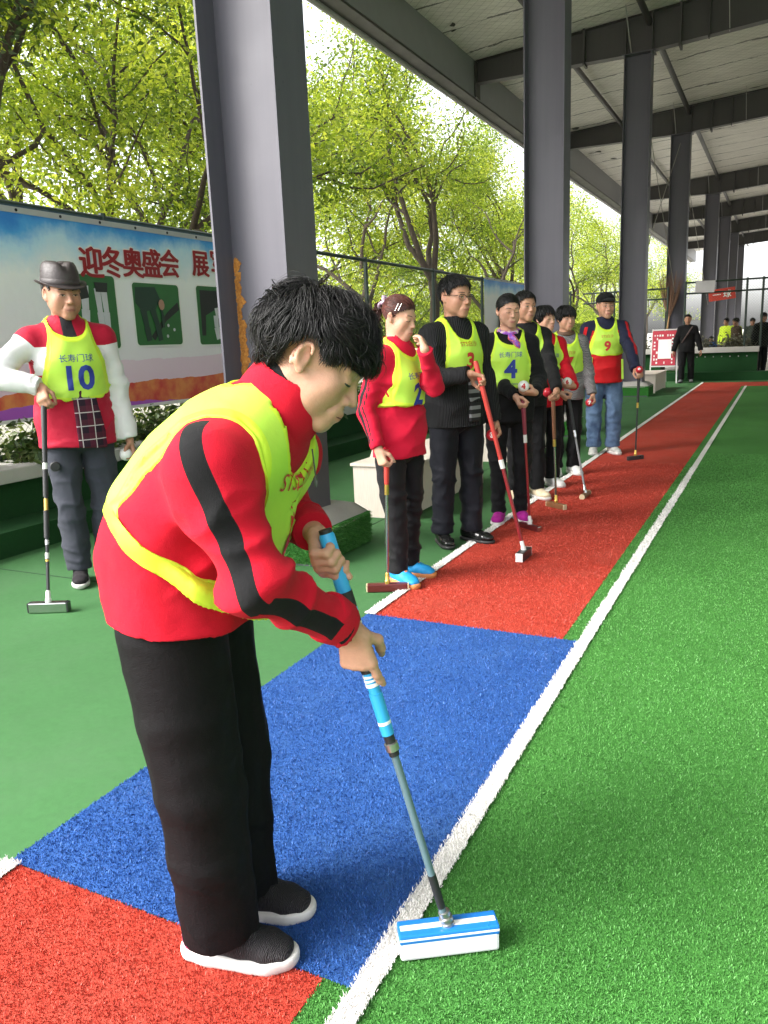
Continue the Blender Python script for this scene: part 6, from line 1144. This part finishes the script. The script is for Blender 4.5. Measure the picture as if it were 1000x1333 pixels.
def woman6():
    yaw = rad(-48); f, r = frame(yaw); H = 1.56; gt = atY(739, 512, 6.45); mf = G(762, 648); ax = nrm(gt - mf); d = nrm(-UP * .6 - r * .4 + f * .6); n = nrm(-r * .7 + f * .5 - UP * .2); wR = gt - ax * .04 - d * .06 - n * .03
    J = stand((-1.82, 6.72), yaw, H, .08, (.03, .0), .0, rad(18), .02, wR, atY(747, 503, 6.55), rpole=(.4, -.9, 0), lpole=(-.3, -.9, -.1), shw=.09); dL = nrm(r * .8 + f * .3); hands = {'R': hand_pose(wR, d, n, 1, .75, .95, .5), 'L': hand_pose(J['wrL'], dL, nrm(UP * .8 - f * .3), -1, .5, .95, .5)}
    t, I = person('woman with chin-length hair in red and bib 6 holding a white ball', J, cloth('red sports top', (.50, .008, .02)), BLACK_C, SKIN_F, 1, .0078, .011, (.066, .056, .045), (.084, .066, .06), .0, hands, (cloth('white sneaker', (.66, .65, .64)), SOLE_W), (.064, .06, None), eyes='closed', fv=(1.0, .96, .92, 1.0), seed=31)
    bib(t, J, I, '6', NUM_B, BLUEPRINT, FOOT, NUM_B, wide=.10, bottom=.61, off=.008, seed=32, ns=.17, hs=.038); hair(t, I['O'], I['M'], I['s'], HAIR, 900, (.07, .13), .17, width=.0036, seed=10, whorl=(0, -.02, .10), down=.5, fwd=.1, fringe=.06, jit=.12, zend=lambda y: np.interp(y, [-.12, -.04, 0, .04, .055, .07, .1], [-.09, -.09, -.07, -.03, .03, .04, .04]))
    ball(J['wrL'] + dL * .08 + UP * .042, BALLW, 'white ball with red number 6 in front of the red sleeve', '6', NUM_R); mallet('grey shafted mallet with a round wooden head on the red strip', mf, gt, nrm(G(772, 636) - G(752, 650)), None, .19, .022, 'round', .38, MG(RUB, mat('grey shaft', (.2, .2, .21), .3), WOODB, CHR, WOODE))
woman6()
def woman7():
    yaw = rad(-62); f, r = frame(yaw); H = 1.57; J = stand((-1.80, 7.40), yaw, H, .08, (.03, .0), .0, rad(12), .08, None, (-.225, .12, .76), lpole=(-.4, -.9, 0), shw=.09); hands = {'R': hang(J, 'R'), 'L': hang(J, 'L', .7, thumb=.7)}
    s = NT('checked tweed'); ck = s.n('TexChecker', Scale=90); s.set(ck.inputs[0], s.co()); ck.inputs[1].default_value = (.03, .03, .032, 1); ck.inputs[2].default_value = (.26, .24, .25, 1); s.bsdf(s.mix(.5, ck, s.mix(s.noise(80, 2), (.04, .04, .045), (.3, .28, .29))), .9)
    t, I = person('woman with a black bob in a checked grey jacket and yellow bib', J, s.m, BLACK_C, SKIN_D, 1, .0078, .011, (.068, .058, .048), (.086, .066, .06), .0, hands, (cloth('white canvas shoe', (.66, .65, .64)), SOLE_W), (.066, .045, None), seed=36, fv=(1.06, 1.08, 1.0, 1.2))
    bib(t, J, I, '7', NUM_R, 'STS白沙', None, NUM_R2, wide=.10, bottom=.61, off=.008, seed=37, ns=.16, hs=.034, ties=((J['base'] + r * -.17 + f * .06 + UP * 1.05, J['base'] + r * -.18 + f * .08 + UP * .86),)); hair(t, I['O'], I['M'], I['s'], HAIR, 1000, (.07, .13), .22, width=.0038, seed=12, whorl=(0, -.02, .10), down=.5, fwd=.25, fringe=.055, jit=.12, zend=lambda y: np.interp(y, [-.12, -.04, 0, .04, .055, .07, .1], [-.09, -.09, -.075, -.03, .02, .028, .028]))
    sc2 = part('neck_scarf', mat('brown leopard scarf', (.10, .05, .03), .7, .6, 60), t, lambda b: b.tube([J['neck'] + UP * .015 + r * .068 * math.cos(a) + f * (.064 * math.sin(a) + .01) - UP * .014 * math.sin(a) for a in np.linspace(0, 6.28, 21)], .018, 8), True)
    ball(J['wrL'] + nrm(J['wrL'] - J['elL']) * .08 + r * .042, BALLR, 'red ball in the lowered hand of the woman in the checked jacket', '7', BALLW)
woman7()
def man9():
    yaw = rad(-68); f, r = frame(yaw); H = 1.72; gt = atY(832, 487, 8.42); mf = G(827, 599); ax = nrm(gt - mf); d = nrm(r * -.2 + f * .75 - UP * .25); n = nrm(-UP * .9 + f * .1); wL = gt - d * .075 + UP * .02
    J = stand((-1.72, 8.82), yaw, H, .10, (.0, .03), .0, rad(8), .06, (.285, .04, .82), wL, lpole=(-.5, -.8, 0), rpole=(.5, -.8, 0), shw=.102, hsc=1.1, girth=1.07); hands = {'R': hang(J, 'R'), 'L': hand_pose(wL, d, n, -1, .5, 1.0, .5)}
    JK = cloth('navy and red windcheater', (.46, .008, .012), (.012, .014, .035), (.46, .008, .012), .6)
    def zones(v, N, J):
        na = J['neck']; lat = np.abs((v - na) @ J['r']); z1 = np.full(len(v), -1.0); z2 = np.full(len(v), -1.0)
        for k in 'RL':
            d1, _ = seg_near(v, J['sh' + k], J['el' + k]); d2, _ = seg_near(v, J['el' + k], J['wr' + k]); z1 = np.maximum(z1, np.where(np.minimum(d1, d2) < .09, np.minimum(lat - .125, .05), -1)); z2 = np.maximum(z2, arm_zone(v, J, J['f'] * .8 + J['r'] * (.4 if k == 'R' else -.4), 0, .018, k, .0, .75))
        z1 = np.maximum(z1, np.minimum(v[:, 2] - na[2] + .10, .05)); return {'zone1': z1, 'zone2': z2}
    s = NT('washed blue jeans'); s.bsdf(s.mix(s.math('MULTIPLY_ADD', s.noise(4.5, 4, .7), 2.2, -.6, clamp=True), (.022, .05, .12), (.12, .19, .30)), .9, s.noise(700, 2), .001)
    t, I = person('man in a black cap, red and navy jacket, jeans and bib 9', J, (JK, zones), s.m, SKIN_D, 0, .0078, .011, (.076, .064, .052), (.098, .078, .07), .0, hands, (trainer_mat('grey and lime trainer', (.42, .42, .40), (.5, .62, .12), (.55, .66, .1)), SOLE_W), (.075, .07, None), seed=41, fold_amp=1.2, fv=(1.02, .95, 1.15, .95))
    P = lambda a, q, z: J['base'] + r * a + f * q + UP * z
    bib(t, J, I, '9', NUM_R, 'STS白沙', None, NUM_R2, wide=.102, bottom=.625, top_w=.062, neck=(.052, .070), off=.008, seed=42, ns=.15, hs=.036, nz=.02, shr=.07, ties=((P(.155, .12, 1.06), P(.165, .13, .90)), (P(-.165, .12, 1.03), P(-.17, .13, .82))))
    O, M, s_ = I['O'], I['M'], I['s']; q = lambda x, y, z: O + M @ (np.array([x, y, z]) * s_); cp = thing('baseball_cap', 'plain black baseball cap on the man with bib 9', 'cap', tuple(O)); CAPM = cloth('black cap cotton', (.008, .008, .009))
    V = Vol(O - .2, O + .22, .006); V.ell(q(0, -.012, .045), M, np.array([.086, .106, .086]) * s_); V.plane(q(0, 0, .034), -nrm(M[:, 2] - M[:, 1] * .05), .2); v, qq = V.mesh(); mk('crown', v, qq, CAPM, cp, True)
    V = Vol(O - .2, O + .22, .005); V.ell(q(0, .078, .030), M, np.array([.074, .095, .045]) * s_); V.F = np.maximum(V.F, -(Vol(O - .2, O + .22, .005).ell(q(0, .078, .020), M, np.array([.084, .105, .045]) * s_).F)); V.plane(q(0, .06, .0), -M[:, 1], .25); v, qq = V.mesh(); mk('peak', v, qq, CAPM, cp, True)
    hair(t, O, M, s_, HAIR_G, 420, (.02, .035), .08, width=.004, seed=14, zend=lambda y: np.interp(y, [-.12, -.05, -.03, 0, .03, .1], [-.06, -.05, .0, .03, .0, .2]))
    ball(wL + d * .085 + UP * .03 + np.array([0, -.02, .0]), BALLR, 'red and white ball on top of the black mallet of man 9', '9', BALLW); mallet('slim black mallet standing before the man in the cap', mf, gt - UP * .0, nrm(G(838, 597) - G(815, 600)), None, .19, .022, 'box', .35, MG(RUB, DKSH, DKSH, BRASS, DKSH))
man9()
def far_man():
    yaw = rad(-88); J = stand((-2.15, 21.5), yaw, 1.70, .11, (.05, -.12), .0, rad(0), .0, (.31, .06, .80), (-.33, .06, .80), toe=.2); f, r = J['f'], J['r']
    t, I = person('man dressed in black walking at the far end beside the notice board', J, cloth('black winter coat', (.008, .008, .009)), BLACK_C, SKIN_M, 0, .011, .013, (.08, .07, .056), (.092, .076, .068), .0, {'R': hang(J, 'R'), 'L': hang(J, 'L')}, (cloth('grey suede shoe', (.16, .16, .17)), SOLE_D), (.07, .05, None), seed=51, group='people at the far end')
    hair(t, I['O'], I['M'], I['s'], HAIR, 350, (.03, .05), .10, width=.006, seed=15, seg=4, zend=lambda y: np.interp(y, [-.12, -.05, -.03, 0, .05, .1], [-.06, -.05, .0, .03, .05, .08]))
    part('shoulder_strap', mat('strap brown', (.07, .04, .035), .6), t, lambda b: b.tube([J['chest'] + r * .12 + f * .10 - UP * .22, J['chest'] + f * .158 - UP * .03, J['chest'] - r * .12 + f * .06 + UP * .17], .018, 6))
far_man()
YV = cloth('distant yellow vest', (.56, .74, .05)); PALE = cloth('pale grey top', (.4, .4, .42)); BLUEC = cloth('blue jacket', (.03, .12, .36)); BRN = cloth('brown coat', (.06, .038, .025)); GRN_ = cloth('grey green coat', (.05, .06, .05))
for i, (px, Y, yw, H, top, lab, sit) in enumerate(((944, 29.5, -120, 1.66, YV, 'spectator in a yellow vest beyond the fence, left of the pair', 0), (954, 30.5, -70, 1.66, YV, 'spectator in a yellow vest beyond the fence, right of the pair', 0), (932, 27.0, 160, 1.1, BLUEC, 'crouching spectator in blue beyond the far fence', 1), (957, 26.5, -150, 1.62, BRN, 'dark brown coated person just beyond the far fence', 0), (977, 28.5, -90, 1.62, GRN_, 'person in a grey green coat seen through the gate', 0), (990, 24.3, -60, 1.70, BLACK_C, 'person in black standing at the gate on the right edge', 0))):
    c = atY(px, 470, Y); J = stand((c[0], Y), rad(yw), H, .09, (.03, -.03), .35 if sit else .03, 0, .2)
    t, I = person(lab, J, top, BLACK_C if i != 2 else cloth('maroon trousers', (.10, .02, .02)), SKIN_M, 0, .014, .016, (.075, .065, .05), (.09, .07, .06), .0, {'R': hang(J, 'R'), 'L': hang(J, 'L')}, (BLACK_C, SOLE_D), (.07, .05, None), seed=60 + i, group='people at the far end'); hair(t, I['O'], I['M'], I['s'], HAIR, 160, (.03, .06), .12, width=.010, seed=20 + i, seg=3)
